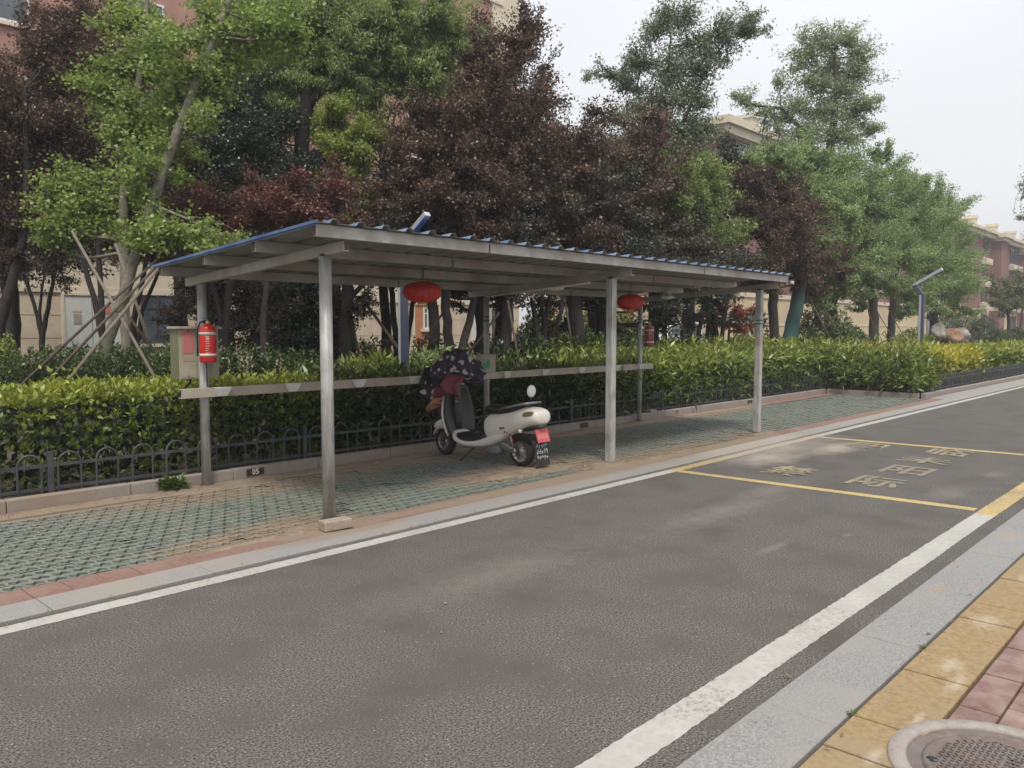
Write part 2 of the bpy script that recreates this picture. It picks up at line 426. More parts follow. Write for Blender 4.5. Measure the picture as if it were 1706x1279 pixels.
wrap_green = mat('trunk_wrap_green', (.016,.05,.046), (.03,.082,.075), scale=20, rough=.8, bump=.4, bscale=60, stretch=(1,1,8))
wrap_teal = mat('trunk_base_teal', (.012,.075,.085), (.03,.12,.13), scale=20, rough=.8)
stake_wood = mat('stake_wood', (.12,.098,.075), (.21,.18,.14), scale=18, rough=.9, stretch=(4,4,1))
stake_dark = mat('stake_dark_wood', (.055,.042,.03), (.11,.085,.06), scale=18, rough=.9)
wall_cream = mat('cream_stone', (.46,.38,.28), (.56,.47,.36), scale=3, rough=.85, c3=(.46,.38,.28), s3=.7)
wall_pink = mat('pink_render', (.31,.165,.135), (.37,.205,.17), scale=2.5, rough=.9, c3=(.29,.155,.13), s3=.5)
wall_yellow = mat('yellow_render', (.52,.42,.26), (.60,.50,.33), scale=2, rough=.9, c3=(.46,.37,.24), s3=.4)
brick_wall = mat('dark_red_brick', (.17,.075,.065), (.24,.115,.10), scale=30, rough=.9, c3=(.23,.12,.105), s3=.3)
trim_cream = mat('cream_trim', (.56,.49,.37), (.62,.55,.43), scale=4, rough=.8)
door_white = mat('door_paint', (.50,.51,.48), (.58,.59,.56), scale=5, rough=.55)
door_wood = mat('orange_door', (.36,.15,.07), (.44,.2,.1), scale=6, rough=.6)
roof_slate = mat('roof_slate', (.20,.25,.28), (.28,.33,.36), scale=8, rough=.7)
rock_white = mat('rock_white', (.28,.26,.24), (.46,.43,.40), scale=5, rough=.85, bump=.6, bscale=12)
rock_rust = mat('rock_rust', (.19,.10,.06), (.33,.22,.15), scale=4, rough=.85, bump=.6, bscale=12)
car_white = mat('car_white', (.62,.62,.62), (.66,.66,.66), rough=.25)
glass = mat('window_glass', (.035,.045,.055), (.10,.12,.14), scale=.8, rough=.08, spec=.8)
frame_white = mat('window_frame', (.60,.60,.57), (.66,.66,.63), rough=.5)
frame_dark = mat('window_frame_dark', (.05,.04,.04), (.08,.06,.06), rough=.5)

# ============================================================ GROUND, ROAD, PAVING
def sheet(name, x0, y0, x1, y1, z, m, nx=1, ny=1):
    b = MB(); P = [[(x0+(x1-x0)*i/nx, y0+(y1-y0)*j/ny, z) for i in range(nx+1)] for j in range(ny+1)]
    b.grid(P, smooth=False); return struct(b.build(name, m))
grass_ground = mat('ground_cover', (.03,.035,.018), (.075,.07,.04), scale=6, rough=.95, bump=.8, bscale=30, c3=(.05,.06,.025), s3=.6)
sheet('ground', -300, -300, 600, 600, -.06, grass_ground)
sheet('road', -25, 1.40, 240, 4.63, 0, asphalt)
# the soil under the lattice pavers
sheet('paver_bed', -4, 5.17, 18.72, 7.17, -.011, sandy_soil)
b = MB(); b.box(-4, 7.55, -.05, 18.9, 40, .055); b.box(18.9, 5.42, -.05, 240, 40, .055)
struct(b.build('planting_soil', soil))

def ragged_strip(b, x0, x1, y0, y1, z, step=.022, amp=.0028, along='x', mi=0, skew=0.0):
    n = max(2, int(abs(x1-x0)/step)); row0 = []; row1 = []
    for i in range(n+1):
        x = x0+(x1-x0)*i/n; s = skew*(x-x0)
        a = y0+R_.uniform(-amp, amp)+s+.003*math.sin(x*2.1); c = y1+R_.uniform(-amp, amp)+s-(R_.uniform(.004,.012) if R_.random() < .03 else 0)
        if along == 'x': row0.append((x, a, z)); row1.append((x, c, z))
        else: row0.append((a, x, z)); row1.append((c, x, z))
    b.grid([row0, row1] if along == 'x' else [row1, row0], mi, False)
b = MB()
ragged_strip(b, -6, 7.36, 4.46, 4.58, .0025); ragged_strip(b, 11.2, 26, 4.46, 4.58, .0025); ragged_strip(b, 26, 200, 4.44, 4.6, .004, step=2)
ragged_strip(b, -6, 7.30, 1.508, 1.656, .0025, amp=.0035); ragged_strip(b, 11.3, 200, 1.508, 1.656, .0025, step=1)
struct(b.build('white_road_lines', white_paint))
b = MB()
ragged_strip(b, 7.36, 11.2, 4.46, 4.58, .0025); ragged_strip(b, 7.30, 11.3, 1.508, 1.656, .0025, amp=.0035)
ragged_strip(b, 1.685, 4.455, 7.405, 7.53, .0025, along='y', skew=-.035); ragged_strip(b, 1.685, 4.455, 11.10, 11.23, .0025, along='y', skew=-.04)
struct(b.build('yellow_bay_lines', yellow_paint))
# painted characters in the bay, read looking along the road
for ch, x, y, sx, sy in (('禁',8.12,3.60,.46,.62),('四',10.62,3.66,.50,.60),('际',8.14,2.72,.50,.62),('阳',9.03,2.70,.52,.62),('未',9.86,2.76,.56,.50),('临',10.70,2.74,.50,.60)):
    fr = Matrix(((0, sy, 0, x), (-sx, 0, 0, y), (0, 0, 1, .0045), (0, 0, 0, 1)))
    struct(text_mesh(ch, 1.0, worn_yellow, fr, name='painted_character', offset=.022))

def slabs(name, x0, x1, y0, y1, pitch, m, z=0.0, gap=.004, rows=1, stagger=0, depth=.05, bev=.0, jit=.0012):
    b = MB(); ry = (y1-y0)/rows
    for r in range(rows):
        x = x0 + (stagger*pitch if r % 2 else 0)
        while x < x1:
            dz = R_.uniform(-jit, jit); a = x+gap/2; c = x+pitch-gap/2; p = y0+r*ry+gap/2; q = y0+(r+1)*ry-gap/2
            e = .004; zt = z+dz
            vs = [(a,p,zt-e),(c,p,zt-e),(c,q,zt-e),(a,q,zt-e),(a+e,p+e,zt),(c-e,p+e,zt),(c-e,q-e,zt),(a+e,q-e,zt),(a,p,z-depth),(c,p,z-depth),(c,q,z-depth),(a,q,z-depth)]
            b.add(vs, [(4,5,6,7),(0,1,5,4),(1,2,6,5),(2,3,7,6),(3,0,4,7),(8,9,1,0),(9,10,2,1),(10,11,3,2),(11,8,0,3)])
            x += pitch
    return struct(b.build(name, m))
sheet('joint_bed', -8, 4.63, 60, 5.175, -.02, dirtgap)
sheet('joint_bed', -8, 7.17, 18.72, 7.41, -.022, dirtgap)
sheet('joint_bed', -8, -12, 60, 1.40, -.024, dirtgap)
slabs('granite_edging', -4, 60, 4.645, 4.915, .9, granite, z=.010)
slabs('brick_edging', -4, 18.6, 4.92, 5.175, .20, red_brick, z=.006, gap=.003)
slabs('brick_edging', -4, 18.6, 7.175, 7.405, .20, red_brick, z=.006, gap=.003)
slabs('granite_edging', 18.9, 60, 4.92, 5.25, .9, granite, z=.008)
slabs('granite_pavement', -2.03, 60, 1.105, 1.40, 1.0, granite_near, z=.012, gap=.008)
slabs('yellow_pavement', -1.9, 40, .83, 1.10, .295, yellow_brick, z=.008, gap=.010, jit=.003)
slabs('pink_pavement', -2, 30, -2.17, .825, .20, pink_brick, z=.006, gap=.009, rows=20, stagger=.5, jit=.002)

# lattice grass pavers: a slab with a zigzag opening in each cell
def lattice(name, x0, x1, y0, y1, px, py, m):
    nx = int((x1-x0)/px); ny = int((y1-y0)/py); V = []; F = []
    # hole outline in unit cell, an S-shaped slot
    hole = [(.08,.34),(.36,.10),(.56,.30),(.90,.14),(.95,.58),(.66,.86),(.46,.62),(.14,.78)]
    out = [(0,0),(.5,0),(1,0),(1,.5),(1,1),(.5,1),(0,1),(0,.5)]
    order = [(0,0),(.45,0),(.7,0),(1,0),(1,1),(.62,1),(.4,1),(0,1)]
    for j in range(ny):
        for i in range(-1, nx+1):
            ox = x0+(i+(.5 if j % 2 else 0))*px; oy = y0+j*py
            if ox < x0-1e-6 or ox+px > x1+1e-6: continue
            dz = R_.uniform(-.003, .003)-(.006 if R_.random() < .04 else 0); o = len(V)
            for (a, c) in order: V.append((ox+a*px, oy+c*py, .004+dz))
            for (a, c) in hole: V.append((ox+(a+R_.uniform(-.02,.02))*px, oy+(c+R_.uniform(-.02,.02))*py, .004+dz-.001))
            for (a, c) in hole: V.append((ox+a*px, oy+c*py, -.014))
            for k in range(8):
                k2 = (k+1) % 8
                F.append((o+k, o+k2, o+8+k2, o+8+k)); F.append((o+8+k, o+8+k2, o+16+k2, o+16+k))
    return struct(link_mesh(name, np.array(V), F, m))
lattice('green_lattice_pavers', -4, 18.7, 5.18, 7.168, .118, .1105, paver_green)

# kerbs
def kerb(name, pts, wd, h, unit=1.0, m=kerbstone, z0=-.05):
    b = MB()
    for (p, q) in zip(pts[:-1], pts[1:]):
        p = Vector((*p, 0)); q = Vector((*q, 0)); L = (q-p).length; n = max(1, round(L/unit)); d = (q-p)/n
        for i in range(n):
            a = p+d*i+d.normalized()*.003; c = p+d*(i+1)-d.normalized()*.003; j = R_.uniform(-.003, .003)
            b.bar(a+Vector((0,j,(h+z0)/2+j)), c+Vector((0,j,(h+z0)/2+j)), wd, h-z0)
    return struct(b.build(name, m, bevel=.007))
kerb('kerb', [(-4,7.47),(18.72,7.47)], .10, .105)
kerb('kerb', [(18.80,7.42),(18.80,5.42)], .10, .10)
kerb('kerb', [(18.86,5.35),(62,5.35)], .10, .10)

# loose sand drifts lying over the paving
def drift(cx, cy, rx, ry, h, seed):
    r = random.Random(seed); b = MB(); n = 40; rings = 9; P = []
    ph = [r.uniform(0, 6.28) for _ in range(6)]
    for i in range(rings+1):
        t = i/rings; row = []
        for k in range(n+1):
            a = 2*PI*(k % n)/n
            w_ = 1+.18*math.sin(2*a+ph[0])+.13*math.sin(3*a+ph[1])+.09*math.sin(5*a+ph[2])+.07*math.sin(9*a+ph[3])+.05*math.sin(15*a+ph[4])
            z = .0075+h*(1-t*t)*(1+.25*math.sin(7*a*t+ph[5])) - (.012 if i == rings else 0)
            row.append((cx+rx*t*w_*math.cos(a), cy+ry*t*w_*math.sin(a), z))
        P.append(row)
    b.grid(P); return tag(b.build('sand_drift', sand_mat), kind='stuff')
for i, (x, y, rx, ry, h) in enumerate(((3.75,7.2,.75,.13,.012),(2.7,7.33,.6,.06,.01),(4.7,7.25,.4,.1,.01),(2.95,5.13,.5,.07,.008),(3.45,5.2,.28,.12,.012),(6.25,5.6,.8,.14,.01),(7.2,5.3,.45,.14,.012),(6.6,7.25,.6,.12,.012),(8.1,5.15,.6,.08,.008),(10.9,5.2,.3,.09,.01),(10.9,7.3,.3,.07,.012),(9.3,7.34,.8,.05,.01))):
    drift(x, y, rx, ry, h, i)
# fallen leaves and crumbs near the kerbs
b = MB()
for i in range(420):
    k = R_.random()
    if k < .35: x = R_.uniform(0,12); y = 7.38-abs(R_.gauss(0,.12))
    elif k < .6: x = R_.uniform(1.5,12); y = R_.uniform(4.95,7.2)
    elif k < .85: x = R_.uniform(1.0,14); y = R_.choice((4.64, 1.10, 1.4))+R_.gauss(0,.03)
    else: x = R_.uniform(2,14); y = R_.uniform(1.0,4.5)
    s_ = R_.uniform(.006,.017); a = R_.uniform(0,6.28); z = .016
    c, s2 = math.cos(a)*s_, math.sin(a)*s_
    b.add([(x-c,y-s2,z),(x+s2*.5,y-c*.5,z+.003),(x+c,y+s2,z+.002),(x-s2*.5,y+c*.5,z+.005)], [(0,1,2,3)])
tag(b.build('leaf_litter', mat('dry_leaf', (.09,.05,.025), (.22,.15,.08), scale=30, rough=.9)), kind='stuff')
# pebbles
b = MB()
for (x, y, s_) in ((3.62,4.72,.010),(5.0,2.5,.008),(2.9,3.2,.009),(2.6,2.9,.007),(7.9,5.9,.02),(5.5,7.2,.02),(6.9,5.35,.02)):
    b.lathe((x,y,.006), [(0,-s_*.5),(s_,0),(s_*.6,s_*.6),(0,s_*.8)], n=7)
tag(b.build('pebbles', concrete), kind='stuff')

# manhole
mh = thing('manhole_cover', (3.04,.56,0), 'round brown iron manhole cover in a concrete ring on the pink brick pavement', 'manhole cover')
MC = (3.04,.56,0)
b = MB(); b.lathe(MC, [(.368,-.02),(.368,.012),(.362,.020),(.312,.022),(.306,.014),(.306,-.02)], n=72); b.build('ring', concrete, mh)
b = MB(); b.lathe(MC, [(.3055,.010),(.262,.012),(.258,.008)], n=72); b.build('frame', cast_iron, mh)
b = MB(); b.lathe(MC, [(.257,.009),(.25,.015),(.236,.015),(.234,.011),(0.001,.012)], n=72)
for i in range(-11, 12):
    for j in range(-11, 12):
        x, y = i*.02, j*.02
        if x*x+y*y > .218**2 or (abs(x) < .12 and abs(y) < .03): continue
        a = PI/4 if (i+j) % 2 else -PI/4
        d = Vector((math.cos(a), math.sin(a), 0))*.007; p = Vector((MC[0]+x, MC[1]+y, .0145))
        b.bar(p-d, p+d, .005, .004)
for j in range(9):
    x = -.1+j*.025
    b.box(MC[0]+x, MC[1]-.022, .012, MC[0]+x+.004, MC[1]+.022, .017); b.box(MC[0]+x, MC[1]-.004+.008*(j%3-1), .012, MC[0]+x+.016, MC[1]+.002+.008*(j%3-1), .0165)
b.build('lid', cast_iron, mh)
b = MB(); b.lathe((2.965,.775,.0), [(.016,.010),(.016,.0155),(.001,.0155)], n=10); b.build('lifting_hole', black_rub, mh)

# weeds in the joints
green_leaf_small = leafmat('weed_leaf', (.08,.13,.03), (.18,.25,.06))
def weed(x, y, s_, n, label, z0=.01):
    b = MB()
    for i in range(n):
        a = R_.uniform(0, 6.28); e = R_.uniform(.3, 1.2); L = s_*R_.uniform(.5, 1)
        d = Vector((math.cos(a)*math.cos(e), math.sin(a)*math.cos(e), math.sin(e))); sd = Vector((-math.sin(a), math.cos(a), 0))*L*.16
        p = Vector((x+R_.gauss(0,s_*.15), y+R_.gauss(0,s_*.1), z0)); m_ = p+d*L*.55; t_ = p+d*L+Vector((0,0,-L*.2))
        b.add([p, m_+sd, t_, m_-sd], [(0,1,2,3)])
    return tag(b.build('weed', green_leaf_small), label, 'weed')
weed(3.25, 7.40, .21, 110, 'leafy green weed growing at the kerb left of the post with the fire extinguisher', .02)
weed(3.995, 1.10, .035, 16, 'tiny dark weed at a granite slab corner beside the yellow paving')
weed(3.12, 1.10, .03, 10, 'tiny thin weed in the joint nearest the manhole cover')

# ============================================================ BICYCLE SHELTER
XF = (3.58, 7.30, 10.88)
def zroof(y): return 2.16 + (5.0-y)*.0645      # rafter top line
sh = thing('bike_shelter', (7.2, 6.3, 0), 'open steel bicycle shelter with blue corrugated roof over the parking bay', 'bicycle shelter')
for i, x in enumerate(XF):
    b = MB(); zt = zroof(5.3)-.085
    if i == 0: b.tube([(x,5.3,0),(x,5.3,zt)], .049, 20)
    else:
        b.box(x-.042, 5.3-.042, 0, x+.042, 5.3+.042, zt)
        for q in (-.018, .018): b.box(x-.0445, 5.3+q-.004, .01, x+.0445, 5.3+q+.004, zt-.01)
        for q in (-.018, .018): b.box(x+q-.004, 5.3-.0445, .01, x+q+.004, 5.3+.0445, zt-.01)
    o = b.build('post', galv, sh, bevel=0.0 if i == 0 else .006)
    b = MB(); b.lathe((x,5.3,0), [(.07 if i == 0 else .06,.006),(.068 if i == 0 else .058,.02),(.05,.022)], n=16); b.build('post_foot', rust, o)
    b = MB(); b.box(x-.03, 5.3-.03, zt-.002, x+.03, 5.3+.03, zt+.02); b.build('weld_plate', rust, o)
    x2 = x if i != 1 else 7.38; b = MB(); zt = zroof(7.33)-.085
    b.tube([(x2,7.33,0),(x2,7.33,zt)], .044 if i == 0 else .038, 18)
    o2 = b.build('post', galv, sh)
    b = MB(); b.lathe((x2,7.33,0), [(.06,.006),(.058,.02),(.04,.022)], n=16); b.build('post_foot', rust, o2)
    if i:
        for (px, py, zc, rr) in ((x2, 7.33, 1.63, .041),) + (((x, 5.3, 1.60, .0475),) if i == 2 else ()):
            b = MB()
            for dz in (-.025, .025):
                if rr < .045: b.lathe((px,py,zc+dz), [(rr-.004,-.012),(rr,-.010),(rr,.010),(rr-.004,.012)], n=18)
                else: b.box(px-rr, py-rr, zc+dz-.009, px+rr, py+rr, zc+dz+.009)
            b.build('tape_band', teal, o2 if rr < .045 else o)
for x in XF:
    b = MB(); a = Vector((x,5.02,zroof(5.02)-.043)); c = Vector((x if x != 7.3 else 7.36,7.62,zroof(7.62)-.043)); b.bar(a, c, .05, .08)
    o = b.build('rafter', galv_beam, sh, bevel=.004)
    b = MB(); b.bar(a-Vector((0,.002,0)), a-Vector((0,-.003,0)), .042, .068); b.build('end_cap', rust, o)
X0, X1 = 3.29, 11.10
for k, y in enumerate((5.00, 5.85, 6.70, 7.55)):
    b = MB(); zc = zroof(y)+.046
    for (a, c) in ((X0, 5.05+.35*k), (5.056+.35*k, 8.75+.2*k), (8.756+.2*k, X1)): b.bar((a,y,zc), (c,y,zc), .045, .09)
    o = b.build('purlin', galv_beam, sh, bevel=.003)
    b = MB(); b.bar((X0-.003,y,zc), (X0+.002,y,zc), .037, .078); b.build('end_cap', rust, o)
    for q in (5.053+.35*k, 8.753+.2*k):
        b = MB(); b.box(q-.008, y-.024, zc-.046, q+.008, y+.0235, zc+.03); b.build('weld_seam', rust, o)
# corrugated sheet
b = MB(); pit = .232; nr = 34; prof = []
x = 3.275
for i in range(nr):
    for (dx, dz) in ((0,0),(.10,0),(.125,.030),(.165,.030),(.19,0)): prof.append((x+dx+i*pit, dz))
prof.append((x+nr*pit, 0)); prof.insert(0, (3.272, -.02))
zc = lambda y: zroof(y)+.094
ys = [4.93, 5.6, 6.3, 7.0, 7.66]
top = [[(px, y, zc(y)+pz+.0015) for (px, pz) in prof] for y in ys]
bot = [[(px, y, zc(y)+pz-.0005) for (px, pz) in prof] for y in ys]
b.grid(top, 0, False); b.grid([r[::-1] for r in bot], 1, False)
b.add([top[0][i] for i in range(len(prof))]+[bot[0][i] for i in range(len(prof))], [(i, i+1, len(prof)+i+1, len(prof)+i) for i in range(len(prof)-1)], 1)
b.build('roof_sheet', [sheet_blue, sheet_under], sh)
b = MB()
for (xa, w_) in ((3.266, .010),):
    b.bar((xa,4.925,zc(4.925)+.004), (xa,7.665,zc(7.665)+.004), w_, .022)
b.build('edge_flashing', sheet_blue, sh)
# conduit under the roof
b = MB(); b.tube([(7.30,5.6,zroof(5.6)-.10),(7.33,6.6,zroof(6.6)-.10),(7.34,7.3,zroof(7.3)-.10)], .010, 8); b.build('conduit', white_pl, sh)

# channel rail with hooks
ra = thing('charging_rail', (7.2, 7.25, .86), 'long cream metal channel rail fixed to the back posts of the shelter', 'rail')
b = MB()
for (a, c) in ((3.31,5.2),(5.203,7.1),(7.103,9.3),(9.303,11.1)):
    b.box(a, 7.22, .862, c, 7.226, .948); b.box(a, 7.226, .942, c, 7.28, .948); b.box(a, 7.226, .862, c, 7.28, .868)
b.build('channel', cream_metal, ra)
for x in (3.70,4.46,5.28,6.07,6.85,7.62,8.38,9.19,10.05,10.71):
    b = MB(); y = 7.2185
    b.add([(x-.085,y,.95),(x+.085,y,.95),(x+.05,y-.004,.866),(x-.05,y-.004,.866),(x-.075,y-.055,.948),(x+.075,y-.055,.948),(x+.04,y-.03,.866),(x-.04,y-.03,.866)],
          [(4,5,6,7),(0,4,7,3),(5,1,2,6),(0,1,5,4),(7,6,2,3)])
    b.build('hook_bracket', clip_grey, ra, bevel=.003)

# fire extinguishers
strap_m = mat('pale_strap', (.50,.48,.44), (.60,.58,.54), rough=.4)
def extinguisher(x, y, z0, h, r, m, label, face, hside=1):
    t = thing('fire_extinguisher', (x,y,z0), label, 'fire extinguisher', 'fire extinguishers strapped to the back posts')
    c = (x,y,z0); hb = h*.84
    b = MB(); b.lathe(c, [(.001,.0),(r*.9,0),(r,.012),(r,hb-.05),(r*.93,hb-.022),(r*.7,hb-.004),(r*.35,hb+.006),(.018,hb+.01),(.018,hb+.02)], n=28); b.build('cylinder', m, t)
    b = MB()
    for zz in (.07, hb-.075):
        b = MB(); b.lathe((x,y,z0+zz), [(r+.0005,-.012),(r+.003,-.011),(r+.003,.011),(r+.0005,.012)], n=28); b.build('strap', strap_m, t)
    b = MB(); b.lathe((x,y,z0+hb+.018), [(.017,0),(.017,.02),(.012,.03),(.001,.03)], n=12); b.build('valve', brass, t)
    b = MB(); b.bar((x-.05,y,z0+hb+.04),(x+.05,y,z0+hb+.055),.018,.008); b.bar((x-.045,y,z0+hb+.065),(x+.04,y,z0+hb+.07),.016,.006); b.build('handle', black_pl, t)
    fx, fy = face; sx, sy = hside*-fy, hside*fx
    b = MB(); hx, hy = x+sx*(r+.012), y+sy*(r+.012)
    b.tube([(x+sx*.02,y+sy*.02,z0+hb+.03),(x+sx*(r*.8),y+sy*r*.8,z0+hb+.03),(hx,hy,z0+hb-.04),(hx,hy,z0+h*.4),(hx,hy,z0+.06)], .009, 8); b.build('hose', black_rub, t)
    # printed label: a pale block of lines on the front of the cylinder
    b = MB()
    def patch(a0, a1, z1, z2, mi=0):
        n = 5; rows = []
        base = math.atan2(fy, fx)
        for zz in (z1, z2): rows.append([(x+(r+.0015)*math.cos(base+a0+(a1-a0)*k/n), y+(r+.0015)*math.sin(base+a0+(a1-a0)*k/n), z0+zz) for k in range(n+1)])
        b.grid(rows, mi)
    rr = random.Random(3)
    for k in range(9):
        zz = hb*.80-.022*k-.03; L = rr.uniform(.25,.5)
        patch(-.25, -.25+L*1.3, zz-.006 if k > 2 else zz-.010, zz)
    patch(-.1,.12,hb*.70-.03,hb*.70)
    b.build('printed_text', pale_lab, t)
    return t
extinguisher(3.565, 7.205, 1.19, .41, .076, red_paint, 'bright red fire extinguisher with black hose strapped to the leftmost back post', (-.45,-.9), -1)
extinguisher(11.02, 7.25, 1.22, .40, .075, dull_red, 'dull dark red fire extinguisher strapped to the rightmost back post behind the lantern', (-.7,-.7))

# electric box behind left post
eb = thing('electric_box', (3.56, 7.45, 1.03), 'beige metal electric box with faded pink label behind the leftmost back post', 'electric box')
b = MB(); b.box(3.37,7.38,1.03,3.76,7.56,1.50); b.build('cabinet', box_paint, eb, bevel=.004)
b = MB(); b.box(3.366,7.385,1.032,3.3695,7.555,1.498); b.build('shaded_side', box_olive_shade, eb)  # thin overlay carrying the painted shade of the left side
b = MB(); b.box(3.345,7.345,1.50,3.785,7.58,1.525); b.build('lid', box_paint, eb, bevel=.004)
b = MB(); b.box(3.39,7.376,1.045,3.53,7.3795,1.49); b.build('door', box_paint, eb)
b = MB(); b.box(3.405,7.373,1.27,3.51,7.3755,1.475); b.build('pink_notice', pink_lab, eb)
b = MB(); b.box(3.41,7.373,1.20,3.505,7.3755,1.235); b.build('small_notice', grey_lab, eb)
for k in range(2):
    b = MB(); b.lathe((3.455,7.371,1.06+k*.42), [(.001,-.002),(.006,-.002),(.006,.004)], n=8, axis='y'); b.build('screw', rust, eb)
b = MB(); b.tube([(3.50,7.44,1.03),(3.49,7.43,.99),(3.42,7.42,.93),(3.36,7.45,.86)], .011, 8); b.build('cable', black_rub, eb)
# charging box on rail
cb = thing('charging_box', (7.25, 7.25, .95), 'small beige charging box with a green label standing on the rail by the middle post', 'charging box')
b = MB(); b.box(7.15,7.20,.951,7.42,7.29,1.165); b.build('case', box_paint, cb, bevel=.008)
b = MB(); b.box(7.185,7.196,.985,7.305,7.1995,1.115); b.build('green_panel', green_scr, cb)
b = MB(); b.box(7.19,7.193,1.07,7.225,7.196,1.108); b.box(7.235,7.193,.995,7.30,7.1955,1.003); b.build('window', grey_lab, cb)
b = MB(); b.box(7.145,7.19,1.166,7.425,7.292,1.176); b.build('lid', box_paint, cb)
# black cable down left post
b = MB(); b.tube([(3.615,7.27,1.96),(3.618,7.265,1.8),(3.612,7.265,1.64)], .006, 6); b.tube([(3.585,7.285,1.19),(3.588,7.283,.96)], .005, 6)
tag(b.build('power_cable', black_rub), 'black power cable running down the leftmost back post to the electric box', 'cable')

# lanterns
def lantern(x, y, z, r, label):
    t = thing('lantern', (x,y,z), label, 'lantern', 'red lanterns under the shelter roof')
    b = MB(); n = 48; rings = []
    for i in range(15):
        a = -PI/2+PI*i/14; row = []
        for k in range(n):
            rib = 1-.055*(k % 3 == 0)
            rr = max(.03, r*math.cos(a)**.72 if math.cos(a) > 0 else .03)*rib
            row.append((x+rr*math.cos(2*PI*k/n), y+rr*math.sin(2*PI*k/n), z+.105*math.sin(a)))
        rings.append(row)
    b.loft(rings); b.build('lantern_body', lantern_red, t)
    b = MB(); b.lathe((x,y,z+.104), [(.04,0),(.04,.014),(.001,.014)], n=16); b.build('top_cap', gold_trim, t)
    b = MB(); b.lathe((x,y,z-.118), [(.001,0),(.05,0),(.055,.014)], n=16)
    for k in range(14):
        a = 2*PI*k/14; b.tube([(x+.045*math.cos(a),y+.045*math.sin(a),z-.115),(x+.048*math.cos(a),y+.048*math.sin(a),z-.16)], .004, 4)
    b.build('fringe', gold_trim, t)
    b = MB()
    for dx in (-.025,.025): b.tube([(x+dx*.3,y,z+.115),(x+dx,y,2.13)], .0022, 5)
    b.build('cord', rust, t)
lantern(5.33, 6.2, 1.87, .195, 'red lantern hanging under the roof left of the middle posts')
lantern(8.96, 6.2, 1.86, .18, 'red lantern hanging under the roof between the middle and right posts')
# ceiling lamps
def ceillamp(u, v, y, label):
    p = PY(u, v, y); z = zroof(y)-.05
    t = thing('ceiling_lamp', (p[0],y,z), label, 'lamp', 'white lamps under the shelter roof')
    b = MB(); b.lathe((p[0],y,z), [(.06,.05),(.06,0),(.055,-.01)], n=20); b.build('base', galv, t)
    b = MB(); b.lathe((p[0],y,z-.01), [(.10,0),(.11,-.015),(.09,-.035),(.05,-.045),(.001,-.048)], n=24); b.build('shade', white_pl, t)
ceillamp(925, 481, 6.35, 'flat white lamp under the roof beside the middle rafter')
ceillamp(1112, 489, 6.6, 'small white lamp under the roof near the right rafter')

# number plaques on the kerb
def plaque(x, label, txt=None, m=plaque_black):
    t = thing('number_plaque', (x,7.418,.03), label, 'plaque')
    b = MB(); b.box(x-.095,7.4135,.022,x+.095,7.419,.092); b.build('plate', m, t)
    if txt:
        fr = Matrix(((1,0,0,x),(0,0,-1,7.412),(0,1,0,.057),(0,0,0,1)))
        text_mesh(txt, .078, ivory, fr, t, offset=.0012)
plaque(4.14, 'black plaque reading 05 on the kerb right of the leftmost back post', '05')
plaque(9.55, 'dark blank plaque on the kerb between the right lantern posts')
plaque(14.9, 'dark plaque on the kerb to the right of the shelter')
# block at the post foot
b = MB(); b.bar((3.33,5.03,.045),(3.55,4.99,.05),.115,.07)
tag(b.build('concrete_block', mat('block', (.24,.20,.15), (.33,.28,.22), scale=30, rough=.9, bump=.4, bscale=80), bevel=.006), 'small tan concrete block at the foot of the left front post', 'block')
b = MB(); b.bar((11.35,7.47,.125),(11.55,7.48,.125),.10,.05)
tag(b.build('loose_brick', kerbstone, bevel=.006), 'loose pale brick lying on the kerb between the right back post and right front post', 'brick')

# ============================================================ HOOP FENCES
def hoop_fence(a, c, label, pitch=.315, h=.43, z0=.06, wd=.185, thick=.011):
    a = Vector((*a, 0)); c = Vector((*c, 0)); L = (c-a).length; d = (c-a).normalized(); n = int(L/pitch)
    t = thing('hoop_fence', (a.x, a.y, z0), label, 'fence', 'low dark hoop fences round the planting')
    for k, zz in enumerate((.13, .33)):
        b = MB(); b.bar(a+Vector((0,0,zz)), a+d*L+Vector((0,0,zz)), .012, .028); b.build('rail', fence_black, t)
    np_ = max(1, int(L/2.52))
    for k in range(np_+1):
        p = a+d*min(L, k*2.52); b = MB(); b.box(p.x-.022,p.y-.022,z0-.02,p.x+.022,p.y+.022,h+.02); b.build('fence_post', fence_black, t)
    hp = None
    for i in range(min(n, 99)):
        q = a+d*(pitch*(i+.5))
        if hp is None:
            b = MB(); P = [q-d*wd/2+Vector((0,0,z0-.02)), q-d*wd/2+Vector((0,0,h-wd/2))]
            for k in range(1, 8):
                an = PI*k/8; P.append(q-d*(wd/2*math.cos(an))+Vector((0,0,h-wd/2+wd/2*math.sin(an))))
            P += [q+d*wd/2+Vector((0,0,h-wd/2)), q+d*wd/2+Vector((0,0,z0-.02))]
            b.tube(P, thick, 6, caps=False); hp = b.build('hoop', fence_black, t); q0 = q
        else:
            o = hp.copy(); COL.objects.link(o); o.parent = t; o.location = q-q0
    return t
hoop_fence((-.21,7.60),(9.4,7.60), 'dark hoop fence along the kerb behind the left part of the shelter')
hoop_fence((9.45,7.60),(18.95,7.60), 'dark hoop fence along the kerb behind the right part of the bay', pitch=.20, wd=.12)
hoop_fence((19.0,7.55),(19.0,5.52), 'short dark hoop fence across the far end of the bay', pitch=.20, wd=.12)
hoop_fence((19.05,5.50),(38,5.50), 'dark hoop fence beside the road beyond the end of the bay', pitch=.20, wd=.12)

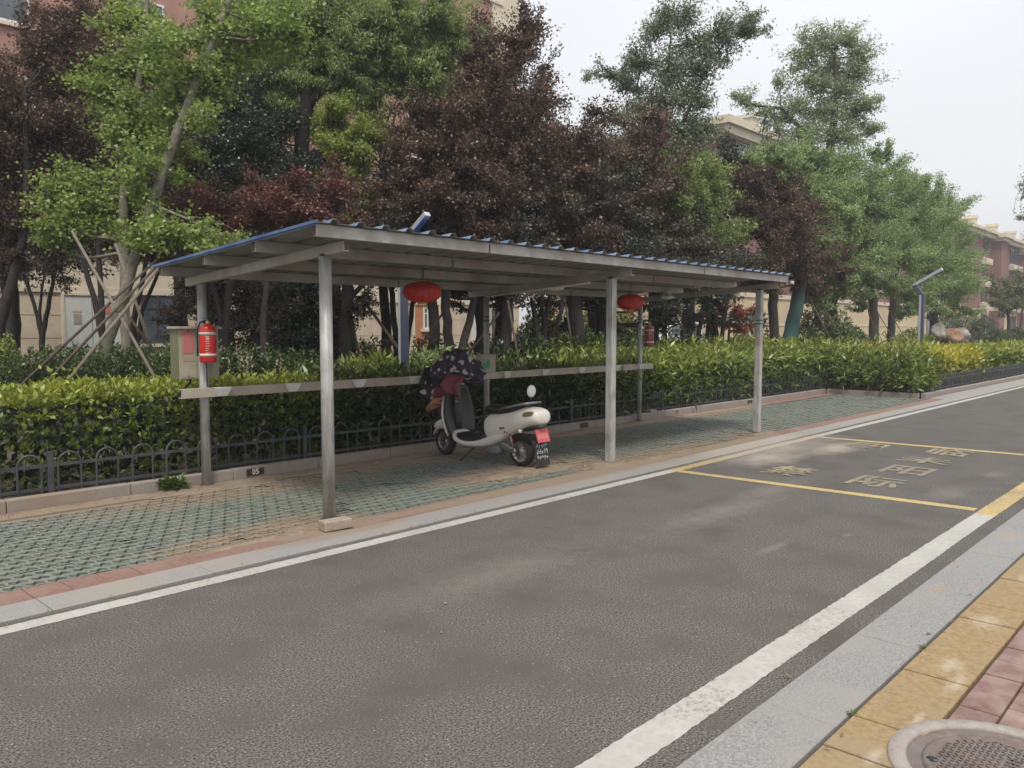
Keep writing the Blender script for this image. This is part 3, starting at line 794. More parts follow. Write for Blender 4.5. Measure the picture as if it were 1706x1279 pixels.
# ============================================================ STREET LAMPS
def street_lamp(x, y, tz, tip, zb, zk, label, s=1.0):
    t = thing('street_lamp', (x,y,.05), label, 'street lamp', 'angular dark street lamps in the planting')
    wd = .105*s
    b = MB(); b.bar((x,y,.02),(x,y,zb),wd,wd,up=(1,0,0)); b.build('post', lamp_blue, t, bevel=.006)
    b = MB(); b.box(x-wd/2-.004,y-wd*.02,.3,x-wd/2+.001,y+wd*.40,zb-.02); b.build('edge_strip', lamp_strip, t)
    kx = (x, y+.16*s, zk)
    b = MB(); b.bar((x,y+.01,zb-.02), kx, wd*.9, wd*.9, up=(1,0,0)); b.build('elbow', lamp_blue, t, bevel=.006)
    b = MB(); a = Vector(kx)-Vector((0,-.02,.0)); c = Vector(tip); b.bar(a, c, wd*.9, wd*.6, up=(0,0,1)); ao = b.build('arm', lamp_strip, t, bevel=.004)
    d = (c-a).normalized(); sd = d.cross(Vector((0,0,1))).normalized(); u = sd.cross(d)
    b = MB(); b.bar(a+d*.1-u*(wd*.3+.003), c-d*.06-u*(wd*.3+.003), wd*.75, .006); b.bar(a+d*.1+sd*-(wd*.45+.002), c-d*.05+sd*-(wd*.45+.002), .004, wd*.42); b.build('light_panel', lamp_panel, ao)
tp = PX(712,352,6.97)
street_lamp(6.97, 8.5, 0, (6.97, tp[1], tp[2]-.03), 2.35, 2.52, 'dark blue angular street lamp behind the shelter with arm rising above the roof')
p2 = D(1533, 588, 21.5); t2 = PX(1570, 448, p2[0])
street_lamp(p2[0], p2[1], 0, (p2[0], t2[1], t2[2]), 2.42, 2.66, 'grey angular street lamp standing in the hedge right of the shelter', 1.25)

# ============================================================ SCOOTER
def ell_ring(cx, cy, cz, hx, hz, n=20, p=2.6, axis='y', tilt=0):
    out = []
    for k in range(n):
        t = 2*PI*k/n; c, s_ = math.cos(t), math.sin(t)
        a = math.copysign(abs(c)**(2/p), c)*hx; d = math.copysign(abs(s_)**(2/p), s_)*hz
        if axis == 'y': out.append((cx+a, cy+d*tilt, cz+d))
        else: out.append((cx+a, cy+d, cz))
    return out
SX = 6.46
sc = thing('scooter', (SX, 6.5, 0), 'cream electric scooter with black floorboard parked under the shelter by the middle post', 'scooter')
def wheel(cy_, r, wd, rimr, steer=0):
    t = MB(); prof = []
    for k in range(13):
        a = PI*k/12; prof.append((r-.045+.045*math.sin(a), -wd/2*math.cos(a)))
    prof = [(r-.055, -wd/2)]+prof+[(r-.055, wd/2)]
    t.lathe((SX,cy_,r), prof, n=36, axis='x')
    wt = t.build('wheel', black_rub, sc)
    b = MB()
    b.lathe((SX,cy_,r), [(.001,-wd*.45),(rimr*.35,-wd*.46),(rimr*.4,-wd*.36),(rimr*.93,-wd*.30),(rimr,-wd*.48),(rimr+.006,-wd*.40)], n=32, axis='x')
    b.lathe((SX,cy_,r), [(.001,wd*.45),(rimr*.35,wd*.46),(rimr*.4,wd*.36),(rimr*.93,wd*.30),(rimr,wd*.48),(rimr+.006,wd*.40)], n=32, axis='x')
    for k in range(10):
        a = 2*PI*k/10
        b.bar((SX-wd*.40, cy_+rimr*.42*math.cos(a), r+rimr*.42*math.sin(a)), (SX-wd*.36, cy_+rimr*.9*math.cos(a), r+rimr*.9*math.sin(a)), .010, .010)
    b.build('rim', chrome, wt)
wheel(7.10, .165, .085, .105); wheel(5.87, .168, .095, .115)
# rear body shell
st = [(5.548,.560,.09,.045),(5.565,.562,.125,.080),(5.62,.566,.140,.098),(5.72,.556,.152,.115),(5.84,.522,.160,.128),(5.97,.475,.168,.146),(6.08,.43,.172,.165),(6.18,.405,.172,.178),(6.26,.395,.165,.172),(6.32,.415,.15,.135),(6.355,.45,.11,.075)]
b = MB(); b.loft([ell_ring(SX, y, z, hx, hz, 28, 2.5) for (y, z, hx, hz) in st][::-1]); b.build('rear_body', cream_body, sc, sub=1)
# side skirt / floor shell, sweeping from the tail under the floor up to the front shield
st = [(5.95,.40,.12,.03),(6.08,.335,.16,.07),(6.22,.27,.175,.075),(6.36,.222,.178,.056),(6.52,.198,.178,.044),(6.68,.20,.175,.040),(6.80,.235,.165,.05),(6.87,.30,.15,.06)]
b = MB(); b.loft([ell_ring(SX, y, z, hx, hz, 28, 3.0) for (y, z, hx, hz) in st][::-1]); b.build('side_skirt', cream_body, sc, sub=1)
# black floor mat and seat-front trim
b = MB(); b.loft([ell_ring(SX, y, z, hx, hz, 20, 5) for (y, z, hx, hz) in ((6.27,.335,.155,.03),(6.40,.262,.168,.022),(6.56,.238,.172,.016),(6.70,.242,.17,.02),(6.80,.30,.155,.025))][::-1]); b.build('floor_mat', black_pl, sc, sub=1)
b = MB(); b.loft([ell_ring(SX, y, z, hx, hz, 20, 4) for (y, z, hx, hz) in ((6.26,.47,.135,.15),(6.34,.43,.142,.15),(6.40,.38,.13,.11),(6.43,.34,.10,.07))][::-1]); b.build('seat_front_panel', black_pl, sc, sub=1)
# front leg shield: outer cream, inner black
def shield(name, m, dy, sx_, z0, z1):
    P = []
    for i in range(13):
        t = i/12; z = z0+(z1-z0)*t; yc = 6.86+.075*t+.02*math.sin(t*PI)+dy
        hw = (.19+.04*math.sin(min(1, t*1.3)*PI))*sx_ if t < .77 else .19*sx_*(1-.4*((t-.77)/.23)**1.6)
        P.append([(SX+hw*(k/5), yc-.055*(k/5)**2, z) for k in range(-5, 6)])
    b = MB(); b.grid(P); return b.build(name, m, sc, solid=.018)
shield('leg_shield', cream_body, .035, 1.06, .27, .86)
shield('inner_shield', black_pl, -.002, 1.0, .28, .84)
b = MB(); b.lathe((SX-.08,6.84,.66), [(.001,-.02),(.014,-.02),(.014,.01)], n=12, axis='y'); b.build('key_lock', chrome, sc)
b = MB(); b.loft([ell_ring(SX, 6.885+.05*t, z, .06, .055, 16, 2.4, axis='z') for (t, z) in ((0,.30),(.4,.5),(.8,.75),(1,.95))]); b.build('steering_column', black_pl, sc, sub=1)
# front fender and forks
P = []
for i in range(15):
    a = math.radians(18+i*9.5); r = .205
    P.append([(SX+hx, 7.10+(r-(.055*(abs(hx)/.075)**2))*math.cos(a), .175+(r-(.055*(abs(hx)/.075)**2))*math.sin(a)) for hx in (-.075,-.055,-.03,0,.03,.055,.075)])
b = MB(); b.grid(P); b.build('front_fender', cream_body, sc, solid=.006, sub=1)
b = MB(); b.loft([ell_ring(SX, y, z, hx, hz, 16, 2.3) for (y, z, hx, hz) in ((7.30,.325,.02,.02),(7.24,.345,.07,.05),(7.12,.375,.10,.07),(7.00,.40,.11,.085),(6.90,.42,.10,.09))]); b.build('fender_cowl', cream_body, sc, sub=1)
b = MB()
for s_ in (-1, 1): b.tube([(SX+s_*.065,7.09,.165),(SX+s_*.065,7.02,.34),(SX+s_*.05,6.93,.62)], .016, 8)
b.build('fork', chrome, sc)
b = MB()
b.tube([(SX,6.92,.90),(SX,6.93,1.0)], .025, 10)
b.tube([(SX-.30,6.84,.98),(SX-.16,6.90,1.01),(SX,6.93,1.0),(SX+.16,6.90,1.01),(SX+.30,6.84,.98)], .014, 10); b.build('handlebar', black_pl, sc)
for s_ in (-1, 1):
    b = MB(); b.tube([(SX+s_*.28,6.845,.982),(SX+s_*.38,6.81,.965)], .019, 10); b.build('grip', black_rub, sc)
# seat, tail bar, backrest
b = MB(); b.loft([ell_ring(SX, y, z, hx, hz, 24, 2.6) for (y, z, hx, hz) in ((6.40,.585,.05,.04),(6.34,.60,.11,.062),(6.24,.605,.125,.06),(6.10,.60,.13,.055),(5.94,.61,.125,.05),(5.82,.63,.11,.045),(5.76,.64,.06,.03))]); b.build('seat', black_pl, sc, sub=1)
b = MB()
b.tube([(SX-.10,6.09,.62),(SX-.165,6.03,.635),(SX-.168,5.90,.665),(SX-.15,5.76,.70),(SX-.08,5.68,.715),(SX+.08,5.68,.715),(SX+.15,5.76,.70),(SX+.168,5.90,.665),(SX+.165,6.03,.635),(SX+.10,6.09,.62)], [.008]+[.013]*8+[.008], 10); b.build('grab_rail', chrome, sc)
b = MB(); b.tube([(SX-.02,5.74,.69),(SX-.02,5.72,.77)], .009, 8); b.build('mirror_stem', black_pl, sc)
b = MB(); b.lathe((SX-.02,5.72,.835), [(.001,-.016),(.05,-.014),(.066,-.006),(.066,.006),(.05,.012),(.001,.014)], n=28, axis='y'); b.build('mirror', white_pl, sc)
# indicator window, logo marks
def on_side(y, z):       # x of the left body flank at (y,z)
    st_ = [(5.548,.560,.09,.045),(5.565,.562,.125,.080),(5.62,.566,.140,.098),(5.72,.556,.152,.115),(5.84,.522,.160,.128),(5.97,.475,.168,.146),(6.08,.43,.172,.165),(6.18,.405,.172,.178)]
    for a, c in zip(st_[:-1], st_[1:]):
        if a[0] <= y <= c[0]:
            k = (y-a[0])/(c[0]-a[0]); q = [a[i]+(c[i]-a[i])*k for i in range(4)]
            d = min(.98, abs(z-q[1])/q[3]); return SX - q[2]*(1-d**2.5)**(1/2.5)
    return SX-.15
P = []
for j in range(5):
    row = []
    for i in range(9):
        y = 5.60+.13*i/8; z = .565+.05*(j/4)+.02*(1-i/8)
        e = (abs(i-4)/4)**4*(j-2)/2*-.012
        row.append((on_side(y, z+e)-.003, y, z+e))
    P.append(row)
b = MB(); b.grid(P); b.build('turn_signal', mat('amber_smoke', (.12,.085,.03), (.17,.12,.05), rough=.25), sc)
b = MB()
for (y, z, dy, dz) in ((6.04,.425,.012,.016),(6.02,.425,.008,.016),(6.00,.43,.014,.014),(5.985,.43,.006,.016),(6.03,.41,.03,.004),(5.99,.385,.006,.02),(5.965,.38,.006,.022),(5.955,.36,.02,.004)):
    xx = on_side(y, z)-.006; b.box(xx, y-dy/2, z-dz/2, xx+.012, y+dy/2, z+dz/2)
b.build('side_lettering', black_pl, sc)
# swing arm, shock, motor
b = MB(); b.loft([ell_ring(SX-.085, y, z, .022, hz, 14, 3) for (y, z, hz) in ((6.22,.24,.045),(6.10,.225,.05),(5.98,.20,.04),(5.87,.168,.035))]); b.build('swing_arm', chrome, sc, sub=1)
b = MB(); b.loft([ell_ring(SX-.05, y, z, .07, hz, 14, 3.5) for (y, z, hz) in ((6.36,.16,.04),(6.30,.16,.06),(6.18,.165,.065),(6.10,.17,.05))]); b.build('battery_cover', mat('grey_plastic', (.12,.13,.14), (.18,.19,.2), rough=.4), sc, sub=1)
b = MB(); b.tube([(SX-.105,5.90,.19),(SX-.105,5.97,.40)], .010, 8); b.build('shock_absorber', chrome, sc)
P = [(SX-.105+.022*math.cos(k*.9), 5.915+.05*k/40+.004*math.sin(k*.9), .24+.14*k/40+.018*math.sin(k*.9)*.3) for k in range(60) if k < 41]
b = MB(); b.tube(P, .0045, 5); b.build('spring', red_paint, sc)
b = MB(); b.box(SX-.06,5.70,.30,SX+.06,6.30,.36); b.build('under_frame', black_pl, sc, bevel=.01)
# tail: lamp, red plate, mud flap
b = MB(); b.loft([ell_ring(SX, y, z, hx, hz, 16, 3) for (y, z, hx, hz) in ((5.55,.47,.05,.02),(5.60,.475,.09,.035),(5.70,.45,.10,.04),(5.82,.41,.09,.03))]); b.build('rear_fender', mat('dark_green_plastic', (.03,.045,.035), (.05,.06,.05), rough=.5), sc, sub=1)
b = MB(); b.lathe((SX-.115,5.80,.405), [(.001,-.025),(.02,-.022),(.022,.01),(.001,.02)], n=12, axis='y'); b.build('reflector', white_pl, sc)
def tiltq(b, x0, x1, ya, za, yb, zb, t=.004):
    b.add([(x0,ya,za),(x1,ya,za),(x1,yb,zb),(x0,yb,zb),(x0,ya-t,za-t*.3),(x1,ya-t,za-t*.3),(x1,yb-t,zb-t*.3),(x0,yb-t,zb-t*.3)], [(0,1,2,3),(7,6,5,4),(0,4,5,1),(1,5,6,2),(2,6,7,3),(3,7,4,0)])
b = MB(); tiltq(b, SX-.10, SX+.10, 5.60, .435, 5.555, .30); pl = b.build('number_plate', mat('plate_red', (.46,.05,.06), (.52,.09,.09), rough=.4), sc, bevel=.002)
b = MB()
for k, (dx, wz) in enumerate(((-.07,.05),(-.045,.06),(-.018,.045),(.012,.055),(.04,.05),(.068,.04))):
    z = .36; y = 5.5745
    tiltq(b, SX+dx-.003, SX+dx+.003, y+.006, z+wz/2, y-.010, z-wz/2, .0025)
    tiltq(b, SX+dx-.010, SX+dx+.008, y+.002, z+.006-.01*(k%2), y+.000, z+.001-.01*(k%2), .0025)
b.build('plate_characters', pale_lab, pl)
b = MB(); tiltq(b, SX-.105, SX+.105, 5.60, .31, 5.565, .05); mf = b.build('mud_flap', black_rub, sc)
b = MB(); rr = random.Random(5)
for r_ in range(3):
    for k in range(5):
        z = .255-.062*r_; y = 5.60-.035*(.31-z)/.26-.004; x = SX-.075+.0375*k
        for q in range(4):
            dx = rr.uniform(-.011, .008); dz = rr.uniform(-.018, .014)
            if rr.random() < .5: tiltq(b, x+dx, x+dx+.005, y+.002, z+dz+.022, y-.001, z+dz-.006, .003)
            else: tiltq(b, x-.013, x+.012, y+.001, z+dz+.005, y, z+dz, .003)
b.build('flap_characters', mat('flap_print', (.34,.35,.34), (.42,.43,.42), rough=.6), mf)
b = MB(); b.tube([(SX-.06,6.52,.17),(SX-.17,6.60,.06),(SX-.21,6.62,.012)], .010, 8); b.tube([(SX-.23,6.60,.010),(SX-.19,6.65,.010)], .011, 6); b.build('side_stand', black_pl, sc)

# quilted apron over the handlebar
def flower_cloth(name, base, base2, petal, scale=16, th=.30):
    m = mat(name, base, base2, scale=6, rough=.8); t = m.node_tree; b = t.nodes['Principled BSDF']
    src = b.inputs['Base Color'].links[0].from_socket
    geo = N(t, 'ShaderNodeNewGeometry'); n1 = N(t, 'ShaderNodeTexNoise'); n1.inputs['Scale'].default_value = 11
    mixv = N(t, 'ShaderNodeMixRGB'); mixv.inputs[0].default_value = .12
    t.links.new(geo.outputs['Position'], n1.inputs['Vector']); t.links.new(geo.outputs['Position'], mixv.inputs[1]); t.links.new(n1.outputs['Color'], mixv.inputs[2])
    vo = N(t, 'ShaderNodeTexVoronoi'); vo.inputs['Scale'].default_value = scale; t.links.new(mixv.outputs[0], vo.inputs['Vector'])
    sx_ = N(t, 'ShaderNodeSeparateXYZ'); t.links.new(vo.outputs['Color'], sx_.inputs[0])
    a = N(t, 'ShaderNodeMath', operation='MULTIPLY'); a.inputs[1].default_value = th*1.6; t.links.new(sx_.outputs['X'], a.inputs[0])
    lt = N(t, 'ShaderNodeMath', operation='LESS_THAN'); t.links.new(vo.outputs['Distance'], lt.inputs[0]); t.links.new(a.outputs[0], lt.inputs[1])
    gt = N(t, 'ShaderNodeMath', operation='GREATER_THAN'); gt.inputs[1].default_value = .5; t.links.new(sx_.outputs['Y'], gt.inputs[0])
    mu = N(t, 'ShaderNodeMath', operation='MULTIPLY'); t.links.new(lt.outputs[0], mu.inputs[0]); t.links.new(gt.outputs[0], mu.inputs[1])
    mxx = N(t, 'ShaderNodeMixRGB'); mxx.inputs[2].default_value = (*petal, 1)
    t.links.new(mu.outputs[0], mxx.inputs[0]); t.links.new(src, mxx.inputs[1]); t.links.new(mxx.outputs[0], b.inputs['Base Color'])
    return m
navy_cloth = flower_cloth('navy_flower_cloth', (.022,.018,.032), (.035,.026,.045), (.42,.37,.38), 15, .42)
maroon_cloth = flower_cloth('maroon_cloth', (.13,.028,.045), (.18,.04,.06), (.42,.24,.25), 9, .16)
orange_cloth = mat('orange_lining', (.30,.13,.08), (.38,.19,.12), scale=9, rough=.8)
ap = thing('scooter_apron', (SX,7.05,.9), 'dark floral padded apron with maroon lining draped over the scooter handlebar', 'apron')
from mathutils import noise as mnoise
def nz3(x, y, z, s_): return mnoise.noise(Vector((x*s_, y*s_, z*s_)))
rings = []
for i in range(41):
    t = i/40; x = SX-.40+.78*t; e = math.sin(PI*min(1, max(0, t)))**.45
    row = []
    for k in range(40):
        a = 2*PI*k/40; rx = .175*e*(1+.25*math.sin(5*t*PI)*.4); rz = .185*e*(1+.22*math.sin(3.3*t*PI+.6)*.5)
        px, py, pz = x, 6.93+rx*math.cos(a)-.04*abs(t-.5), 1.03+rz*math.sin(a)-.10*abs(t-.5)+(.045 if .25 < t < .75 else 0)
        d = .075*nz3(px, py, pz, 7)+.05*nz3(px, py, pz, 16)+.02*nz3(px, py, pz, 34)
        row.append((px+d*.4, py+d*math.cos(a), pz+d*math.sin(a)))
    rings.append(row)
b = MB(); b.loft(rings); b.build('quilt_top', navy_cloth, ap, sub=1)
P = []
for i in range(19):
    t = i/18; row = []
    for k in range(23):
        s_ = k/22; x = SX-.40+.80*s_+.05*t*(1 if s_ < .5 else -1); z = 1.06-.34*t-.05*math.sin(s_*PI*3)*t
        y = 7.03+.10*t+.045*math.sin(s_*13+t*3)*(.3+t)+.05*nz3(x, t, z, 7)+.02*nz3(x, t, z, 20)
        row.append((x, y, z))
    P.append(row)
b = MB(); b.grid(P); b.build('quilt_skirt', navy_cloth, ap, solid=.012)
# turned-out left corner: maroon face, orange lining at the point
A0 = PX(735, 628, 6.30); A1 = PX(773, 634, 6.30); A2 = PX(765, 652, 6.34); T0 = PX(711, 687, 6.16); A3 = PX(741, 668, 6.3)
def corner(name, pts, m, seed, nu=10, nv=10):
    P = []
    for i in range(nu+1):
        row = []
        for k in range(nv+1):
            u_, v_ = i/nu, k/nv
            p = (1-u_)*((1-v_)*pts[0]+v_*pts[1])+u_*((1-v_)*pts[3]+v_*pts[2])
            p = p+np.array([-.05*math.sin(u_*PI)+.018*math.sin(v_*9+seed), .012*math.sin(u_*8+seed), 0]); row.append(tuple(p))
        P.append(row)
    b = MB(); b.grid(P); return b.build(name, m, ap, solid=.012)
B0 = PX(722, 664, 6.17); B1 = PX(735, 668, 6.24)
corner('turned_flap', [A0, A1, A2, B0], maroon_cloth, 1)
corner('turned_flap', [PX(744,622,6.22), PX(776,628,6.26), PX(766,660,6.24), PX(741,655,6.15)], maroon_cloth, 3)
corner('flap_point', [B0, PX(742,662,6.22), PX(738,672,6.2), T0], orange_cloth, 2)
b = MB(); b.tube([(PX(731,672,6.75)), PX(732,690,6.78), PX(731,708,6.8)], .012, 6); b.build('tie_strap', maroon_cloth, ap)

# ============================================================ FOLIAGE
LEAF = {   # unit outline (length 1 along x), 4 or more points, z = fold
 'kite': ([(0,0,0),(.42,.26,.05),(1,0,-.06),(.42,-.26,.05)], [(0,1,2,3)]),
 'fan': ([(0,0,0),(.75,.52,.05),(1,.18,0),(.86,0,-.05),(1,-.18,0),(.75,-.52,.05)], [(0,1,2,3),(0,3,4,5)]),
 'lance': ([(0,0,0),(.4,.13,.05),(1,0,-.16),(.4,-.13,.05)], [(0,1,2,3)]),
 'round': ([(0,0,0),(.3,.34,.04),(.8,.30,.03),(1,0,-.06),(.8,-.30,.03),(.3,-.34,.04)], [(0,1,2,3),(0,3,4,5)]),
}
def unit(a): return a/np.maximum(1e-9, np.linalg.norm(a, axis=1, keepdims=True))
def leaf_object(name, P, axis, nrm, size, tint, m, shape='kite', parent=None, flower=None):
    """P (N,3) leaf bases, axis = pointing direction, nrm = face direction"""
    tv, tf = LEAF[shape]; tv = np.array(tv); n = len(P); k = len(tv)
    ax = unit(axis); s_ = unit(np.cross(nrm, ax)); nn = np.cross(ax, s_)
    V = P[:, None, :] + size[:, None, None]*(tv[None, :, 0, None]*ax[:, None, :]+tv[None, :, 1, None]*s_[:, None, :]+tv[None, :, 2, None]*nn[:, None, :])
    V = V.reshape(-1, 3)
    if parent is not None: org = np.array(WL[parent.name])
    else: org = np.array([V[:, 0].mean(), V[:, 1].mean(), V[:, 2].min()])
    V = V-org
    me = bpy.data.meshes.new(name); nf = len(tf); fl = len(tf[0])
    me.vertices.add(n*k); me.vertices.foreach_set('co', V.ravel())
    me.loops.add(n*nf*fl); me.polygons.add(n*nf)
    idx = (np.arange(n)[:, None, None]*k+np.array(tf)[None]).reshape(-1)
    me.loops.foreach_set('vertex_index', idx.astype(np.int32))
    me.polygons.foreach_set('loop_start', (np.arange(n*nf)*fl).astype(np.int32))
    me.polygons.foreach_set('loop_total', np.full(n*nf, fl, np.int32))
    me.update(calc_edges=True)
    at = me.attributes.new('tint', 'FLOAT', 'FACE'); at.data.foreach_set('value', np.repeat(np.clip(tint, 0, 1), nf).astype(np.float32))
    me.materials.append(m)
    o = bpy.data.objects.new(name, me); COL.objects.link(o)
    if parent is not None: o.parent = parent; WL[o.name] = tuple(org)
    else: o.location = org; WL[o.name] = tuple(org)
    return o

def limb_pts(a, c, n, rng, wob):
    a = np.array(a); c = np.array(c); L = np.linalg.norm(c-a); out = []
    off = rng.normal(0, wob*L, 3)
    for i in range(n+1):
        t = i/n; out.append(a+(c-a)*t+off*math.sin(PI*t)+np.array([0, 0, -.08*L*math.sin(PI*t)*0.6])+rng.normal(0, wob*L*.25, 3)*(0 < i < n))
    return out

def tree(name, label, cat, stems, blobs, leaf, size, bark, m, cover=1.1, group=None, tw=26, seed=0, droop=.15, upb=.55, wrap=None, twig_r=.006, spread=.13, sub_r=None):
    """stems: list of [(point, radius)...]; blobs: list of (center, rx, rz)"""
    rng = np.random.default_rng(seed+100); size = size*.82; blobs = [(c, a*1.10, d*1.10) for c, a, d in blobs]
    base = stems[0][0][0]
    t = thing(name, (float(base[0]), float(base[1]), float(base[2])), label, cat, group)
    b = MB(); allp = []
    for st in stems:
        pts = [np.array(p, float) for p, r in st]; rad = [r for p, r in st]
        # resample with a slight wander
        PP = []; RR = []
        for (p, q, r1, r2) in zip(pts[:-1], pts[1:], rad[:-1], rad[1:]):
            for k in range(4):
                PP.append(p+(q-p)*k/4+(rng.normal(0, r1*.12, 3) if k else 0)); RR.append(r1+(r2-r1)*k/4)
        PP.append(pts[-1]); RR.append(rad[-1])
        RR[0] *= 1.25
        b.tube(PP, RR, 12); allp += list(zip(PP, RR))
    AP = np.array([p for p, r in allp]); AR = np.array([r for p, r in allp])
    LP, LA, LN, LT = [], [], [], []
    for (c, rx, rz) in blobs:
        c = np.array(c, float)
        # limb from the nearest lower point of a stem
        d = np.linalg.norm((AP-c)*np.array([1, 1, .8]), axis=1)+np.where(AP[:, 2] > c[2]-.05*rz, rz*.8, 0)
        j = int(np.argmin(d)); r0 = min(AR[j]*.45, .022+.014*rx)
        lp = limb_pts(AP[j], c, 5, rng, .05)
        b.tube(lp, [max(.004, r0*(1-.75*i/5)) for i in range(6)], 7, caps=False)
        nt_ = max(8, int(tw*min(2.2, (rx*rz))))
        la_one = {'kite': .26, 'fan': .55, 'lance': .13, 'round': .5}[leaf]*size*size
        ntot = int(cover*COVER*4*PI*((rx*rx*rz)**(2/3))/la_one*.62)
        per = max(6, ntot//nt_)
        bt = rng.uniform(.25, .75)
        dirs = unit(rng.normal(0, 1, (nt_, 3))); rad_ = np.where(rng.uniform(0, 1, nt_) < .35, rng.uniform(.95, 1.42, nt_), rng.uniform(.35, 1.05, nt_))
        tips = c+dirs*rad_[:, None]*np.array([rx, rx, rz])
        for tp_ in tips:
            # start of twig on the limb
            sp = lp[rng.integers(2, 6)]
            tpn = limb_pts(sp, tp_, 3, rng, .07)
            b.tube(tpn, [twig_r*1.8, twig_r*1.3, twig_r, twig_r*.5], 4, caps=False)
            n = int(per*rng.uniform(.6, 1.4)); u_ = rng.uniform(.25, 1.08, n)
            # two half-curves: along the twig
            seg = np.array(tpn); q = np.minimum(2.999, u_*3); i0 = q.astype(int); fr = (q-i0)[:, None]
            pp = seg[i0]*(1-fr)+seg[i0+1]*fr
            sg = spread*((rx+rz)/2)
            pp = pp+rng.normal(0, 1, (n, 3))*np.array([sg, sg, sg*.6])*(.5+.7*u_[:, None])
            axd = unit(unit(np.array([tp_-sp]))*.7+rng.normal(0, .8, (n, 3))+np.array([0, 0, -droop]))
            nn = unit(rng.normal(0, 1, (n, 3))*.75+np.array([0, 0, upb*1.4])+unit(pp-c)*.35)
            LP.append(pp); LA.append(axd); LN.append(nn)
            LT.append(np.clip(.45*bt+.25*rng.uniform()+rng.normal(.15, .22, n), 0, 1))
    P = np.vstack(LP); A = np.vstack(LA); NN = np.vstack(LN); T = np.concatenate(LT)
    tr = b.build('trunk', bark, t)
    sz = size*rng.uniform(.7, 1.2, len(P))
    leaf_object('crown', P, A, NN, sz, T, m, leaf, t)
    if wrap:
        z0, z1, wm = wrap; bb = MB()
        PP = [(p, r) for p, r in allp[:len(stems[0])*4-3] if z0 <= p[2] <= z1]
        if len(PP) >= 2: bb.tube([p for p, r in PP], [r*1.06+.004 for p, r in PP], 14); bb.build('trunk_wrap', wm, t)
    tree.count += len(P)
    return t
tree.count = 0
COVER = 1.75

def Gd(u, w_, z=.05):      # ground point under image column u at forward distance w_
    v = CY + 0; p = D(u, 560, w_); return np.array([p[0], p[1], z])
def far(u, ww, ymin):      # keep things behind the clipped hedge
    y = D(u, 548, ww)[1]; return ww*max(1.0, ymin/y)
def stem(w_, *pts):        # pts: (u, v, radius); first point is dropped to the ground
    out = []
    for i, q in enumerate(pts):
        w1_ = w_+(q[3] if len(q) > 3 else 0); ww = far(q[0], w1_, 9.7); q = (q[0], q[1], q[2]*ww/w1_)
        p = D(q[0], q[1], ww)
        if i == 0: out.append((np.array([p[0], p[1], .03]), q[2]*1.1)); 
        out.append((p, q[2]))
    if out[0][0][2] > out[1][0][2]-.02: out.pop(1)
    return out
def B(w_, u, v, ru, rv, dw=0):
    ww = far(u, w_+dw, 9.5); return (D(u, v, ww), ru*ww/FPX, rv*ww/FPX)

ginkgo_leaf = leafmat('ginkgo_leaf', (.11,.165,.035), (.28,.355,.10), rough=.5, trans=.38)
plum_leaf = leafmat('plum_leaf', (.034,.020,.016), (.125,.070,.052), rough=.42, trans=.3, c3=(.20,.15,.11), spec=.5, mid=(.5,(.095,.062,.038)))
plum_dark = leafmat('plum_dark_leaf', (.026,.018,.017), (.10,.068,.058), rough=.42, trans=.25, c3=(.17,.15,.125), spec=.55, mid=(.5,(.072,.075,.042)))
maple_leaf = leafmat('red_maple_leaf', (.075,.028,.022), (.17,.068,.05), rough=.5, trans=.25)
orange_leaf = leafmat('orange_maple_leaf', (.22,.055,.03), (.34,.11,.05), rough=.5, trans=.3)
locust_leaf = leafmat('locust_leaf', (.085,.125,.035), (.27,.33,.11), rough=.5, trans=.3)
lime_leaf = leafmat('lime_leaf', (.12,.165,.03), (.29,.33,.075), rough=.5, trans=.35)
olive_leaf = leafmat('olive_leaf', (.07,.085,.04), (.15,.165,.075), rough=.5, trans=.25)
grey_leaf = leafmat('grey_green_leaf', (.085,.115,.07), (.21,.25,.155), rough=.45, trans=.25)
tall_leaf = leafmat('tall_tree_leaf', (.12,.16,.085), (.30,.36,.19), rough=.45, trans=.3)
fresh_leaf = leafmat('fresh_green_leaf', (.12,.18,.065), (.29,.37,.155), rough=.5, trans=.3)
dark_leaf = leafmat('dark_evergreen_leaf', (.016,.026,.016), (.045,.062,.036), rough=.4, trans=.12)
mid_leaf = leafmat('mid_green_leaf', (.035,.06,.02), (.10,.145,.045), rough=.42, trans=.22)
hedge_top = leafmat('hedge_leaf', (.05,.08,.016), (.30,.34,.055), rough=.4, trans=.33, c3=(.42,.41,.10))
hedge_long = leafmat('long_hedge_leaf', (.045,.075,.018), (.28,.33,.08), rough=.36, trans=.3, c3=(.33,.35,.10))
hedge_shade = leafmat('shaded_hedge_leaf', (.03,.05,.016), (.12,.155,.045), rough=.38, trans=.22, c3=(.20,.22,.08))  # darker hedge leaf, the shade under the roof is put into its colour
gold_leaf = leafmat('gold_hedge_leaf', (.16,.17,.025), (.52,.46,.07), rough=.45, trans=.3)

